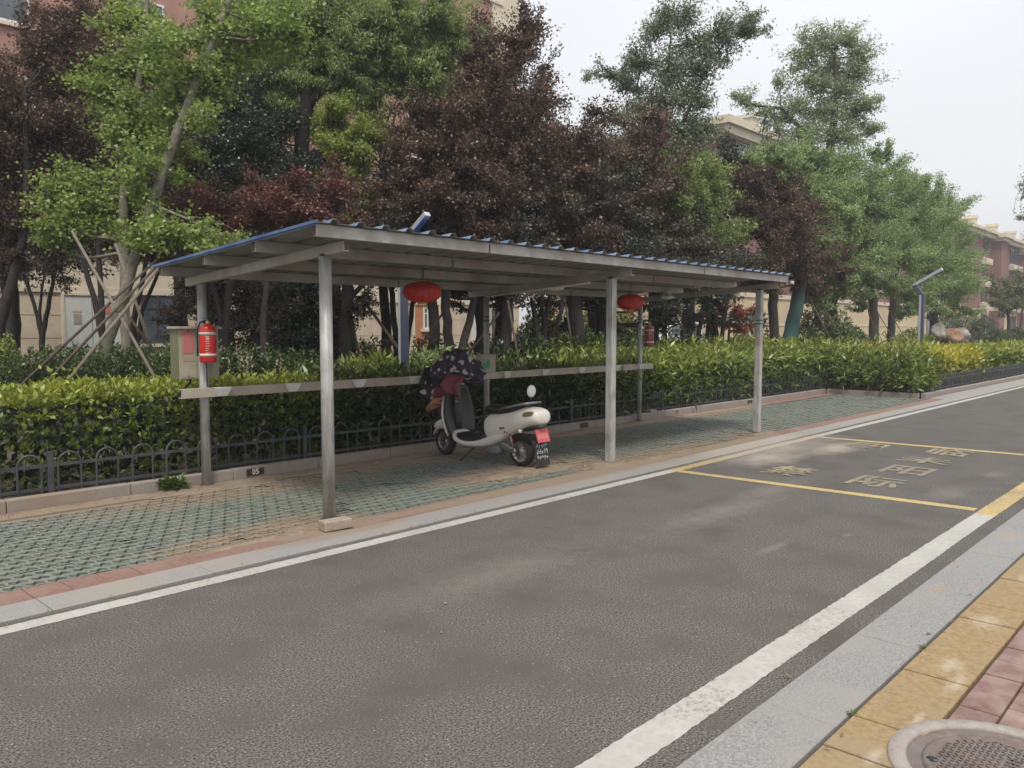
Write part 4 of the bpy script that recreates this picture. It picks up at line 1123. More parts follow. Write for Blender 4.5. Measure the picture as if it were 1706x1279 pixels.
# --- ginkgos
w0 = 10.6
tree('ginkgo_tree', 'leaning young ginkgo with pale trunk and bright fan leaves above its crossed stakes', 'tree',
     [stem(w0, (163,640,.074), (190,540,.074), (235,400,.068), (275,275,.066), (318,160,.056), (352,75,.046), (382,0,.038), (400,-60,.03))],
     [B(w0,*q) for q in ((300,130,50,30,.2),(270,180,50,30,.2),(300,240,44,26,.1),(310,60,50,30,.2),(300,390,60,22,.1),(240,330,40,26,.2),(400,90,50,28,.4),(470,30,50,40,.3),(355,140,62,34,.2),(300,95,45,30,-.3),(340,203,52,26,0),(250,268,55,36,-.2),(292,290,30,22,.3),(270,372,70,34,-.3),(350,405,58,20,0),(395,402,32,14,.1),(255,60,58,24,.4),(430,50,80,34,.2),(510,60,48,30,.3),(355,20,36,28,0),(320,150,36,24,.4))],
     'fan', .062, bark_light, ginkgo_leaf, cover=.62, tw=85, seed=1, group='young ginkgo trees held by stakes', wrap=(0,.75,wrap_teal), spread=.22, twig_r=.004)
tree('ginkgo_tree', 'upright grey trunked ginkgo behind the leaning one at the left of the photo', 'tree',
     [stem(11.6, (212,640,.07), (208,540,.066), (206,420,.07), (205,330,.06), (214,240,.052), (230,150,.045), (240,70,.038), (246,-20,.03))],
     [B(11.6,*q) for q in ((180,110,44,30,.2),(200,190,50,30,.1),(235,160,50,34,.2),(230,245,50,30,.1),(170,300,50,30,.2),(190,350,50,30,.1),(260,110,40,30,.3),(120,360,50,34,.2),(60,330,30,24,.3),(210,28,55,32,0),(250,30,40,30,.3),(170,38,30,26,.2),(232,75,52,26,-.2),(160,140,42,36,0),(195,165,40,34,.3),(225,205,60,26,0),(190,225,40,20,.2),(215,105,36,26,.2),(135,130,30,24,0),(120,325,54,42,0),(90,310,38,34,.2),(150,370,60,34,.2),(85,375,40,30,-.2),(80,400,34,16,.1),(220,330,46,26,.2))],
     'fan', .064, bark_light, ginkgo_leaf, cover=.6, tw=80, seed=2, group='young ginkgo trees held by stakes', wrap=(0,.95,wrap_teal), spread=.22, twig_r=.004)
# stakes
def stake(u0, v0, u1, v1, w_, dw, r, m, label, group='wooden stakes propping the ginkgos'):
    w_ = far(u1, w_, 9.5); a = D(u0, v0, w_+dw); c = D(u1, v1, w_)
    b = MB(); d = a-c; k = (a[2]-.02)/max(.05, -d[2]) if d[2] < 0 else 0
    if a[2] > .05 and d[2] < 0: a = a+d*k
    r *= .8; b.tube([a, (a+c)/2+np.array([0,0,.01]), c], [r*1.1, r, r*.85], 9)
    tag(b.build('support_stake', m), label, 'stake', group)
stake(255,625,120,385, 10.4, -.3, .026, stake_wood, 'pale stake crossing the leaning ginkgo from upper left to lower right')
stake(83,598,262,432, 10.4, -.2, .024, stake_dark, 'dark stake reaching farthest left from the ginkgo crossing')
stake(112,602,268,436, 10.3, -.25, .024, stake_dark, 'dark stake running second from the left under the ginkgo')
stake(122,625,270,440, 10.2, -.4, .028, stake_wood, 'pale thick stake nearest the hedge leaning right under the ginkgo')
stake(254,585,192,405, 11.2, .2, .028, stake_wood, 'pale stake leaning left behind the upright ginkgo trunk')
stake(252,580,196,500, 11.0, .2, .022, stake_dark, 'short dark stake right of the upright ginkgo trunk')

# --- left plums
tree('purple_plum_tree', 'tall dark plum tree cut by the left edge of the photo', 'tree',
     [stem(13, (-12,600,.10), (-2,540,.095), (20,470,.08), (38,400,.06), (45,300,.05), (40,150,.03))],
     [B(13,*q) for q in ((15,180,60,75),(40,270,62,80,.4),(10,360,55,60),(85,220,55,60,.5),(60,100,48,50,.6),(105,60,52,46,1),(100,10,40,34,1),(20,430,40,34,.2),(110,170,50,60,1),(-30,250,50,100),(150,30,40,50,1.5))],
     'kite', .075, bark_dark, plum_leaf, cover=1.15, tw=40, seed=3, group='purple leaved plum trees', spread=.14)
tree('purple_plum_tree', 'small bare stemmed plum before the cream wall left of the white doors', 'tree',
     [stem(15.5, (70,600,.05), (70,562,.048), (60,520,.034), (45,470,.035), (25,440,.02)), stem(15.5, (70,590,.05), (71,556,.05), (82,500,.04), (92,450,.03), (98,400,.02)), stem(15.5, (72,590,.04), (66,520,.03), (70,480,.022), (76,440,.015))],
     [B(15.5,*q) for q in ((45,430,38,28),(95,425,34,40),(70,400,50,30),(110,460,18,18))],
     'kite', .07, bark_dark, plum_dark, cover=.42, tw=50, seed=4, group='purple leaved plum trees', spread=.2)
tree('purple_plum_tree', 'many stemmed plum behind the crossed stakes', 'tree',
     [stem(13.5, (172,620,.07), (172,560,.06), (158,500,.045), (140,440,.04), (128,380,.03), (120,300,.02)), stem(13.5, (172,600,.05), (170,520,.05), (165,440,.045), (160,360,.03)), stem(13.5, (226,600,.05), (222,540,.05), (235,480,.04), (250,400,.03), (240,300,.02)), stem(13.5, (228,600,.04), (236,520,.035), (268,440,.025))],
     [B(13.5,*q) for q in ((150,230,60,60,.5),(175,330,60,55,.5),(130,300,48,60,.2),(230,330,55,60,.6),(290,300,60,60,.5),(190,100,50,60,.8),(270,200,60,60,.9),(330,220,50,50,.9),(250,420,60,22,.4),(330,370,60,50,.4),(320,440,50,26,.6))],
     'kite', .075, bark_dark, plum_leaf, cover=.95, tw=40, seed=5, group='purple leaved plum trees', spread=.15)
tree('evergreen_tree', 'dense blackish evergreen behind the left part of the roof', 'tree',
     [stem(14.5, (485,620,.14), (485,560,.13), (480,450,.11), (440,330,.08), (400,220,.05)), stem(14.5, (530,620,.13), (530,540,.12), (520,430,.10), (500,330,.07))],
     [B(14.5,*q) for q in ((380,240,70,70),(330,290,50,55),(430,310,60,60),(360,330,70,50),(480,300,50,60),(480,430,46,60),(520,470,44,60),(470,530,38,40),(530,540,34,40),(500,500,50,50,.3),(460,560,40,34,.3),(505,570,36,30,.2),(540,590,24,24),(430,440,40,40),(410,180,50,50,.6),(450,220,50,60,.6))],
     'kite', .075, bark_dark, dark_leaf, cover=1.5, tw=45, seed=6)
tree('maple_tree', 'low reddish maple just above the left end of the shelter roof', 'tree',
     [stem(11.3, (372,620,.05), (374,560,.05), (382,480,.045), (400,410,.035), (430,370,.02)), stem(11.3, (374,600,.04), (366,520,.035), (350,460,.03), (345,400,.02)), stem(11.3, (440,620,.05), (438,540,.045), (445,460,.04), (470,400,.03))],
     [B(11.3,*q) for q in ((330,345,52,22),(390,350,60,26,.2),(450,355,60,34,.1),(520,340,56,34,.1),(575,345,40,38,.2),(470,310,56,20,.4),(300,340,26,16),(560,300,40,26,.5),(420,330,50,22,.4))],
     'kite', .062, bark_dark, maple_leaf, cover=1.1, tw=60, seed=7, spread=.16)
tree('purple_plum_tree', 'dark leafed plum showing under the roof behind the fire extinguisher', 'tree',
     [stem(12.3, (430,620,.07), (426,560,.06), (415,500,.05), (400,450,.04), (390,400,.03)), stem(12.3, (390,620,.05), (385,560,.045), (372,500,.04), (365,440,.03))],
     [B(12.3,*q) for q in ((345,500,34,36,.2),(370,560,34,30,.3),(410,500,40,40,.1),(440,560,30,30,.3),(470,500,34,40,.5),(330,560,24,26,.6),(380,470,42,36),(430,480,36,40,.3),(360,520,34,44),(400,540,36,34),(330,470,30,26,.3),(410,420,60,30,.3),(450,540,24,30),(290,510,30,22,.6),(285,540,24,24,.8),(310,480,20,24,.4))],
     'kite', .06, bark_dark, plum_dark, cover=.7, tw=60, seed=8, group='purple leaved plum trees', spread=.18)
# --- big locust
tree('locust_tree', 'tall feathery light green tree rising above the left of the shelter', 'tree',
     [stem(15.5, (500,620,.17), (500,540,.16), (498,400,.15), (502,250,.14), (512,160,.12), (530,90,.09), (545,20,.07), (560,-60,.05)), stem(15.5, (503,240,.11), (480,150,.08), (450,80,.05), (430,20,.035)), stem(15.5, (510,180,.09), (570,110,.06), (640,60,.045), (700,20,.03))][:1]+
     [[(p, r) for p, r in stem(15.5, (503,240,.11), (480,150,.08), (450,80,.05), (430,20,.035))[1:]], [(p, r) for p, r in stem(15.5, (510,180,.09), (570,110,.06), (640,60,.045), (700,20,.03))[1:]]],
     [B(15.5,*q) for q in ((440,40,70,42),(510,20,70,44),(590,30,70,42,.3),(660,20,60,36),(730,25,50,40,.2),(400,70,46,40,.3),(470,110,50,46,-.3),(560,90,60,40,-.4),(640,90,38,30,-.3),(690,110,46,34,.2),(725,130,34,44),(570,135,50,26,-.3),(600,160,40,18,-.2),(460,180,32,40,-.2),(455,235,26,26,.1),(540,60,60,50,.6),(760,60,34,40,.3),(520,130,46,40,.7),(420,130,50,44,.6),(655,150,30,20,0),(600,60,60,40,.5),(680,70,50,40,.5),(640,20,60,40,.6),(740,80,34,50,.4),(620,115,40,24,.3),(500,60,70,50,.8),(700,150,30,30,.3),(560,20,60,40,.8),(380,20,60,40,.9))],
     'lance', .11, bark_dark, locust_leaf, cover=1.3, tw=50, seed=9, droop=.7, spread=.14)
tree('vine_tree', 'yellow green creeper clad tree between the locust and the plums', 'tree',
     [stem(14.2, (585,640,.10), (582,560,.10), (578,480,.09), (575,400,.08), (565,300,.06), (560,220,.04))],
     [B(14.2,*q) for q in ((560,190,34,40),(590,215,36,40,-.2),(545,240,32,36),(585,270,36,40),(600,320,26,38),(560,300,30,34),(595,360,26,30),(620,230,24,30,.2),(540,205,28,30,.3))],
     'kite', .07, bark_dark, lime_leaf, cover=1.25, tw=55, seed=10, spread=.15, droop=.5)
# --- central plums
tree('purple_plum_tree', 'large plum whose dark crown rises highest at the centre of the photo', 'tree',
     [stem(13.2, (752,640,.085), (748,570,.08), (742,500,.075), (745,420,.07), (760,320,.055), (800,200,.04), (850,80,.025)), stem(13.2, (772,640,.08), (768,590,.075), (785,520,.06), (800,450,.055), (830,360,.04), (880,260,.03))],
     [B(13.2,*q) for q in ((690,300,58,60),(640,340,46,50,-.2),(750,350,60,50,-.4),(740,250,56,56),(790,200,56,60,.2),(830,130,46,56,.3),(860,60,38,40,.4),(885,30,26,26,.3),(800,290,60,56),(860,230,50,56,.2),(890,180,34,50,.3),(840,330,60,50,-.2),(720,190,42,46,.6),(690,220,36,36,.5),(790,100,36,44,.6),(900,290,50,50,.2),(680,380,60,34,-.2),(780,400,60,40,-.2))],
     'kite', .075, bark_dark, plum_leaf, cover=1.25, tw=42, seed=11, group='purple leaved plum trees', spread=.13)
tree('purple_plum_tree', 'plum with glossy drooping dark foliage over the middle of the shelter roof', 'tree',
     [stem(12.6, (842,640,.11), (842,590,.10), (845,520,.10), (848,470,.095), (870,400,.06), (920,340,.035)), stem(12.6, (845,500,.07), (815,430,.05), (780,390,.03))[:], ],
     [B(12.6,*q) for q in ((860,390,60,44),(930,370,60,44,-.2),(990,350,60,40),(1050,370,60,36,-.1),(900,320,60,44,.2),(970,300,56,44,.3),(1120,400,50,32),(820,430,60,30),(900,430,70,30),(990,420,60,30),(1060,430,60,26,.2),(760,430,50,30,.2))],
     'kite', .085, bark_dark, plum_dark, cover=1.35, tw=42, seed=12, group='purple leaved plum trees', spread=.13)
tree('purple_plum_tree', 'short trunked plum with leafy sprays behind the leftmost front post', 'tree',
     [stem(12.8, (572,640,.11), (574,590,.10), (578,520,.10), (580,450,.09), (600,390,.06), (640,340,.04)), [(p, r) for p, r in stem(12.8, (578,500,.05), (610,470,.035), (650,430,.02))[1:]]],
     [B(12.8,*q) for q in ((600,420,56,30),(650,440,50,26),(560,440,40,30),(540,490,20,30),(610,490,26,26),(600,520,20,24),(700,450,50,22),(620,370,50,34))],
     'kite', .075, bark_dark, plum_dark, cover=.75, tw=50, seed=13, group='purple leaved plum trees', spread=.17)
tree('purple_plum_tree', 'slender plum with forked dark trunk behind the blue lamp post', 'tree',
     [stem(13.8, (668,640,.06), (662,580,.055), (655,520,.05), (650,460,.045), (640,400,.03)), stem(13.8, (672,640,.05), (680,560,.045), (688,500,.04), (700,450,.03))],
     [B(13.8,*q) for q in ((650,470,26,20),(700,470,26,18),(640,420,50,26),(720,420,50,26))],
     'kite', .07, bark_dark, plum_dark, cover=.6, tw=50, seed=14, group='purple leaved plum trees', spread=.17)
tree('purple_plum_tree', 'plum with many thin stems between the middle posts and the right lantern', 'tree',
     [stem(14.5, (900,640,.06), (898,580,.055), (890,520,.045), (880,450,.035)), stem(14.5, (905,620,.05), (905,560,.045), (915,500,.04), (930,440,.03)), stem(14.5, (912,620,.05), (915,570,.045), (935,520,.04), (945,450,.03)), stem(14.5, (905,620,.05), (908,560,.04), (902,500,.035), (905,440,.03))],
     [B(14.5,*q) for q in ((960,240,44,50,.5),(1010,240,50,50,.4),(1070,260,54,50,.3),(1040,310,60,44,.1),(1000,180,32,30,.7),(930,200,30,36,.6),(1100,220,40,40,.5),(1120,300,40,40,.3),(900,440,50,24),(950,400,60,40,.3),(1060,200,40,36,.6))],
     'kite', .08, bark_dark, plum_leaf, cover=1.15, tw=40, seed=15, group='purple leaved plum trees', spread=.14)
tree('broadleaf_tree', 'thick straight dark trunk left of the right middle post', 'tree',
     [stem(15.5, (962,640,.15), (962,580,.14), (958,500,.14), (955,430,.13), (960,330,.09))],
     [B(15.5,*q) for q in ((960,470,40,16),(1000,450,50,24),(940,420,50,26),(1010,400,60,30),(1000,330,60,50,.5))],
     'kite', .08, bark_dark, dark_leaf, cover=.9, tw=36, seed=16, spread=.16)
tree('poplar_tree', 'tall airy grey green tree reaching the top edge of the sky', 'tree',
     [stem(20, (1085,620,.16), (1090,500,.14), (1098,380,.12), (1105,280,.09), (1108,200,.06), (1112,120,.035), (1118,60,.02)), [(p, r) for p, r in stem(20, (1104,300,.06), (1140,200,.045), (1180,110,.03), (1215,60,.018))[1:]], [(p, r) for p, r in stem(20, (1102,320,.05), (1075,220,.035), (1062,140,.022), (1072,90,.014))[1:]]],
     [B(20,*q) for q in ((1085,50,24,30),(1075,100,30,30),(1105,25,30,26),(1145,25,34,30,.3),(1190,40,32,28),(1215,62,28,24),(1240,45,26,22),(1268,45,18,14),(1150,75,36,30,.2),(1115,115,36,34),(1165,115,36,28),(1190,90,28,24),(1140,155,40,32),(1100,165,34,32),(1170,160,26,22),(1075,180,34,30),(1120,210,42,34),(1155,205,32,28),(1010,118,26,16),(980,120,16,12),(1045,135,30,22),(1055,95,24,22),(1255,20,20,14),(1060,230,40,30),(1140,250,40,30),(1030,190,34,28),(1180,215,24,22),(1100,250,40,34))],
     'kite', .09, bark_mid, grey_leaf, cover=.7, tw=75, seed=17, spread=.22, droop=.35, twig_r=.004)
tree('broadleaf_tree', 'yellow green leafy tree left of the dark plum near the right end of the roof', 'tree',
     [stem(16.5, (1150,620,.10), (1150,540,.09), (1150,450,.08), (1155,360,.06), (1160,290,.04))],
     [B(16.5,*q) for q in ((1140,300,42,36),(1180,290,38,34,.2),(1200,330,40,36),(1160,350,44,36),(1110,310,34,34),(1215,380,30,22),(1240,395,24,16),(1120,350,40,30,.3),(1085,290,30,30,.4),(1180,390,40,26,.2))],
     'kite', .09, bark_mid, locust_leaf, cover=1.1, tw=46, seed=18, spread=.15)
tree('purple_plum_tree', 'forked dark plum stems behind the roof right of the right lantern', 'tree',
     [stem(15.5, (1195,640,.05), (1197,580,.05), (1190,530,.04), (1180,480,.035), (1170,440,.03)), stem(15.5, (1198,600,.045), (1205,540,.04), (1215,490,.035), (1225,440,.03)), stem(15.5, (1105,620,.05), (1108,560,.045), (1100,510,.04), (1095,450,.03)), stem(15.5, (1140,620,.07), (1138,570,.065), (1142,520,.06), (1140,450,.05)), stem(15.5, (1163,620,.05), (1162,570,.045), (1170,520,.04), (1175,460,.03))],
     [B(15.5,*q) for q in ((1140,485,50,18),(1190,490,30,14),(1110,510,22,16),(1160,530,14,12),(1190,440,60,30),(1120,430,60,26),(1240,440,30,26),(1150,395,50,20,.5))],
     'kite', .075, bark_dark, plum_dark, cover=1.0, tw=46, seed=19, group='purple leaved plum trees', spread=.16)
tree('purple_plum_tree', 'wide round dark plum at the right end of the shelter roof', 'tree',
     [stem(17.2, (1290,640,.11), (1290,590,.10), (1288,520,.10), (1290,470,.10), (1300,400,.07), (1310,330,.05))],
     [B(17.2,*q) for q in ((1300,330,46,34),(1340,350,40,34,.1),(1270,370,46,36),(1320,400,50,36,-.2),(1370,420,40,30),(1270,430,44,30),(1330,450,50,24,-.1),(1390,455,24,18),(1300,300,34,24,.2),(1250,300,24,34,.4),(1240,270,22,30,.6),(1360,480,30,18),(1280,470,40,18),(1235,330,26,36,.4),(1400,430,20,18))],
     'kite', .085, bark_dark, plum_leaf, cover=1.35, tw=44, seed=20, group='purple leaved plum trees', spread=.14)
tree('maple_tree', 'small orange red maple glimpsed under the right end of the roof', 'tree',
     [stem(20, (1212,600,.03), (1214,560,.03), (1216,530,.02))], [B(20,*q) for q in ((1200,515,18,10),(1225,520,22,10),(1210,535,20,9),(1188,525,10,12),(1235,545,16,8))],
     'kite', .08, bark_dark, orange_leaf, cover=1.5, tw=70, seed=21, spread=.18)
# --- tall trees on the right
tree('poplar_tree', 'tall pale green tree standing alone against the sky right of the far roof', 'tree',
     [stem(29, (1385,600,.26), (1385,480,.24), (1382,380,.22), (1378,300,.2), (1385,230,.15), (1395,150,.1), (1390,80,.05)), [(p, r) for p, r in stem(29, (1380,300,.13), (1340,220,.09), (1300,180,.05), (1250,175,.04))[1:]]],
     [B(29,*q) for q in ((1335,80,28,24),(1370,65,30,26),(1410,60,28,24),(1440,80,24,28),(1330,110,26,20),(1380,110,36,26,.4),(1430,115,34,26),(1350,140,32,20),(1405,150,36,20),(1300,130,18,12),(1320,175,32,26),(1370,180,36,26),(1430,180,36,24),(1460,170,16,16),(1345,220,36,24),(1410,220,36,26),(1455,215,20,18),(1300,195,20,16),(1250,170,26,14),(1232,160,16,10),(1275,185,18,14),(1360,260,40,24),(1420,265,34,24),(1300,250,34,24),(1270,270,28,22),(1290,215,22,14),(1330,285,34,22),(1390,300,40,20))],
     'kite', .11, bark_mid, tall_leaf, cover=.8, tw=36, seed=22, spread=.22, droop=.3, twig_r=.005)
tree('camphor_tree', 'broad fresh green tree right of the round plum, the nearer of the two', 'tree',
     [stem(25, (1456,620,.16), (1456,560,.15), (1455,500,.14), (1450,440,.1), (1440,360,.07)), [(p, r) for p, r in stem(25, (1484,590,.12), (1484,560,.12), (1488,500,.1), (1495,430,.07))]],
     [B(25,*q) for q in ((1470,290,40,34),(1430,310,40,30,.2),(1500,310,36,36),(1400,350,44,30),(1460,350,50,40,-.4),(1520,360,44,40),(1390,400,40,30),(1440,410,50,36,-.5),(1500,420,50,36,-.4),(1545,420,34,40),(1420,455,40,28),(1480,470,46,28,-.3),(1530,480,36,30),(1470,255,24,18),(1370,330,24,24,.6),(1440,500,20,16),(1510,515,28,18))],
     'kite', .095, bark_mid, fresh_leaf, cover=1.1, tw=34, seed=23, spread=.13, wrap=None)
tree('camphor_tree', 'rounded fresh green tree farther right beside the dark red building', 'tree',
     [stem(31, (1556,600,.17), (1556,560,.16), (1555,520,.14), (1552,460,.1), (1550,400,.07))],
     [B(31,*q) for q in ((1545,330,34,30),(1580,340,32,34),(1560,380,40,36,-.4),(1605,385,28,34),(1530,300,22,20),(1600,430,34,34),(1560,440,44,34,-.5),(1620,460,18,30),(1590,480,36,26),(1540,490,40,26),(1600,510,24,16),(1520,290,18,14),(1565,510,28,16))],
     'kite', .10, bark_mid, fresh_leaf, cover=1.1, tw=26, seed=24, spread=.13)
tree('broadleaf_tree', 'pale green tree behind the plum with a thick green wrapped trunk', 'tree',
     [stem(18.2, (1308,640,.16), (1312,590,.155), (1320,540,.145), (1330,490,.135), (1338,440,.12), (1345,380,.1), (1340,300,.06))],
     [B(18.2,*q) for q in ((1300,275,32,22,2),(1330,255,24,20,2),(1280,250,26,22,2),(1350,300,30,20,2),(1250,255,22,18,2),(1360,400,30,24,1),(1370,500,26,20,1.5))],
     'kite', .10, bark_mid, fresh_leaf, cover=1.1, tw=40, seed=25, spread=.15, wrap=(.1,2.6,wrap_green))
tree('olive_tree', 'low olive green tree before the dark red building at the right edge', 'tree',
     [stem(38, (1680,560,.08), (1680,530,.07), (1675,500,.05)), stem(38, (1700,560,.07), (1702,530,.06), (1706,490,.04))],
     [B(38,*q) for q in ((1680,480,26,20),(1700,470,24,20),(1665,500,20,16),(1690,505,26,16),(1720,490,24,30),(1655,470,10,12))],
     'kite', .13, bark_mid, olive_leaf, cover=.9, tw=24, seed=26, spread=.16)
tree('poplar_tree', 'sprig of foliage entering from the right edge of the photo', 'tree',
     [stem(30, (1790,600,.2), (1785,450,.18), (1775,350,.12), (1760,280,.07))],
     [B(30,*q) for q in ((1718,300,16,14),(1712,325,12,8),(1716,358,20,8),(1750,300,30,30),(1750,370,34,26),(1702,362,8,5))],
     'kite', .14, bark_mid, grey_leaf, cover=.9, tw=40, seed=27, spread=.17)

# --- darker trees standing deeper in the planting
def backtree(label, w_, u0, blobs, seed, m=None, leaf=.12, cover=.8, kind='purple_plum_tree'):
    tree(kind, label, 'tree', [stem(w_, (u0,620,.13), (u0+4,540,.12), (u0-4,450,.11), (u0+6,360,.09), (u0,280,.06))], [B(w_,*q) for q in blobs], 'kite', leaf, bark_dark, m or plum_dark, cover=cover, tw=16, seed=seed, group='purple leaved plum trees' if kind == 'purple_plum_tree' else None, spread=.18)
backtree('deep shaded plum between the left edge and the upright ginkgo', 17.5, 12, [(60,330,80,70),(140,300,80,80),(60,200,70,80),(140,180,60,70),(200,390,70,50),(100,400,70,40),(0,420,60,50),(0,300,60,90)], 41)
backtree('shaded evergreen behind the leaning ginkgo', 18, 300, [(250,300,70,80),(330,330,80,70),(300,220,70,60),(400,320,80,80),(240,400,60,40),(340,410,80,40),(300,140,60,50),(390,180,50,50)], 42, dark_leaf, kind='evergreen_tree')
backtree('shaded evergreen behind the tall feathery tree', 18.5, 560, [(470,340,70,70),(550,380,80,60),(520,270,60,50),(630,380,80,60),(620,300,60,60),(680,340,60,60),(560,440,70,30),(480,430,70,40)], 43, dark_leaf, kind='evergreen_tree')
backtree('deep shaded plum behind the two forked stems at the centre', 17.5, 720, [(700,380,80,60),(770,330,70,70),(720,300,60,60),(800,390,80,60),(840,320,70,70),(870,400,80,60),(780,250,60,50),(830,190,40,50),(700,430,70,40),(880,250,50,50)], 44)
backtree('deep shaded plum behind the middle part of the roof', 19, 985, [(940,390,80,60),(1010,340,80,60),(1060,390,80,50),(960,310,60,60),(1080,320,60,60),(1000,270,50,40),(1130,380,70,50),(1050,250,50,40),(930,260,40,40),(1010,430,80,30)], 45)
backtree('shaded evergreen between the yellow green tree and the round plum', 22, 1180, [(1160,430,70,40),(1180,380,60,40),(1220,430,60,40),(1230,370,40,50),(1250,300,40,50),(1200,310,50,50),(1220,250,30,30),(1110,440,60,30)], 46, dark_leaf, kind='evergreen_tree')
backtree('mid green tree behind the round plum at the right end of the roof', 27, 1360, [(1290,280,50,40),(1340,310,60,50),(1380,360,50,50),(1400,420,50,50),(1340,430,50,50),(1320,260,40,30),(1270,320,40,50),(1400,290,40,40),(1420,470,40,40)], 47, fresh_leaf, .15, .9, kind='broadleaf_tree')

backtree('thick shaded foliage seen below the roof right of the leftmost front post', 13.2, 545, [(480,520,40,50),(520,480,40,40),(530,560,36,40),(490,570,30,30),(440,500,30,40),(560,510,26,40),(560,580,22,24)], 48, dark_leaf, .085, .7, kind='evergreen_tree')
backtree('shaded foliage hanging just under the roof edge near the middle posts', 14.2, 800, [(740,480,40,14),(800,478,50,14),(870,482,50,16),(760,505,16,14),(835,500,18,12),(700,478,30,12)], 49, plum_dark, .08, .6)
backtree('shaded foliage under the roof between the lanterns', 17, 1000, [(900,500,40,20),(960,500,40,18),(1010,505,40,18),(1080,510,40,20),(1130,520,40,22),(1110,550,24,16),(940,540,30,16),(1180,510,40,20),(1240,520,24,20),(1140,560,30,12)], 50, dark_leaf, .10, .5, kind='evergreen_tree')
backtree('pale feathery tree standing behind the tall one and before the pink wall', 19.5, 640, [(590,60,60,50),(650,40,60,50),(720,60,60,50),(600,150,50,40),(690,130,50,40),(740,150,46,50),(560,200,40,40),(500,200,46,50),(460,300,50,50),(640,220,40,36),(780,40,50,50),(440,140,50,50),(400,40,60,50),(770,110,40,50)], 51, locust_leaf, .10, .8, kind='locust_tree')
backtree('brownish plum behind the leftmost one before the pink wall', 18, 22, [(20,120,60,40),(90,130,60,60),(160,60,60,60),(10,230,60,60),(150,140,60,60),(240,120,60,60),(200,20,50,40)], 52, plum_leaf, .10, .7)
backtree('tall thin brown plum behind the highest crown at the centre', 18.5, 830, [(800,150,50,60),(850,140,50,60),(760,200,50,50),(880,60,34,40),(820,60,40,50),(900,170,36,50),(860,240,60,50),(910,110,20,30),(910,240,36,40)], 53, plum_leaf, .10, .75)
# stakes seen through the shelter
def stk(u0, v0, u1, v1, w_, label, r=.028): stake(u0, v0, u1, v1, w_, .05, r, stake_dark, label, 'thin dark props among the trees')
stk(652,565,606,500, 13.0, 'brown prop slanting left of the blue lamp post', .035)
stk(705,570,742,515, 13.4, 'thin prop slanting up to the forked plum trunk right of the left lantern')
stk(810,550,832,520, 12.6, 'short prop slanting up to the plum trunk by the middle post')
stk(862,590,846,500, 12.4, 'steep prop on the right of the plum trunk by the middle post')
stk(594,570,585,530, 12.8, 'steep short prop right of the leftmost front post')
stk(1228,555,1258,505, 16, 'prop slanting right behind the roof near the right front post')
stk(1385,535,1352,480, 20, 'left one of two props leaning beside the green wrapped trunk')
stk(1368,535,1345,490, 20.5, 'right one of two props leaning beside the green wrapped trunk')
stk(1460,565,1447,515, 24, 'thin pale prop left of the far street lamp', .02)
stk(1497,578,1462,520, 24, 'long thin prop slanting left of the far street lamp', .02)
stk(1515,578,1480,515, 24.3, 'thin prop slanting nearest the far street lamp', .02)
stk(952,570,942,505, 15, 'thin prop between plum stems left of the right middle post')
stk(1118,515,1145,560, 16, 'thin prop crossing before the white car')

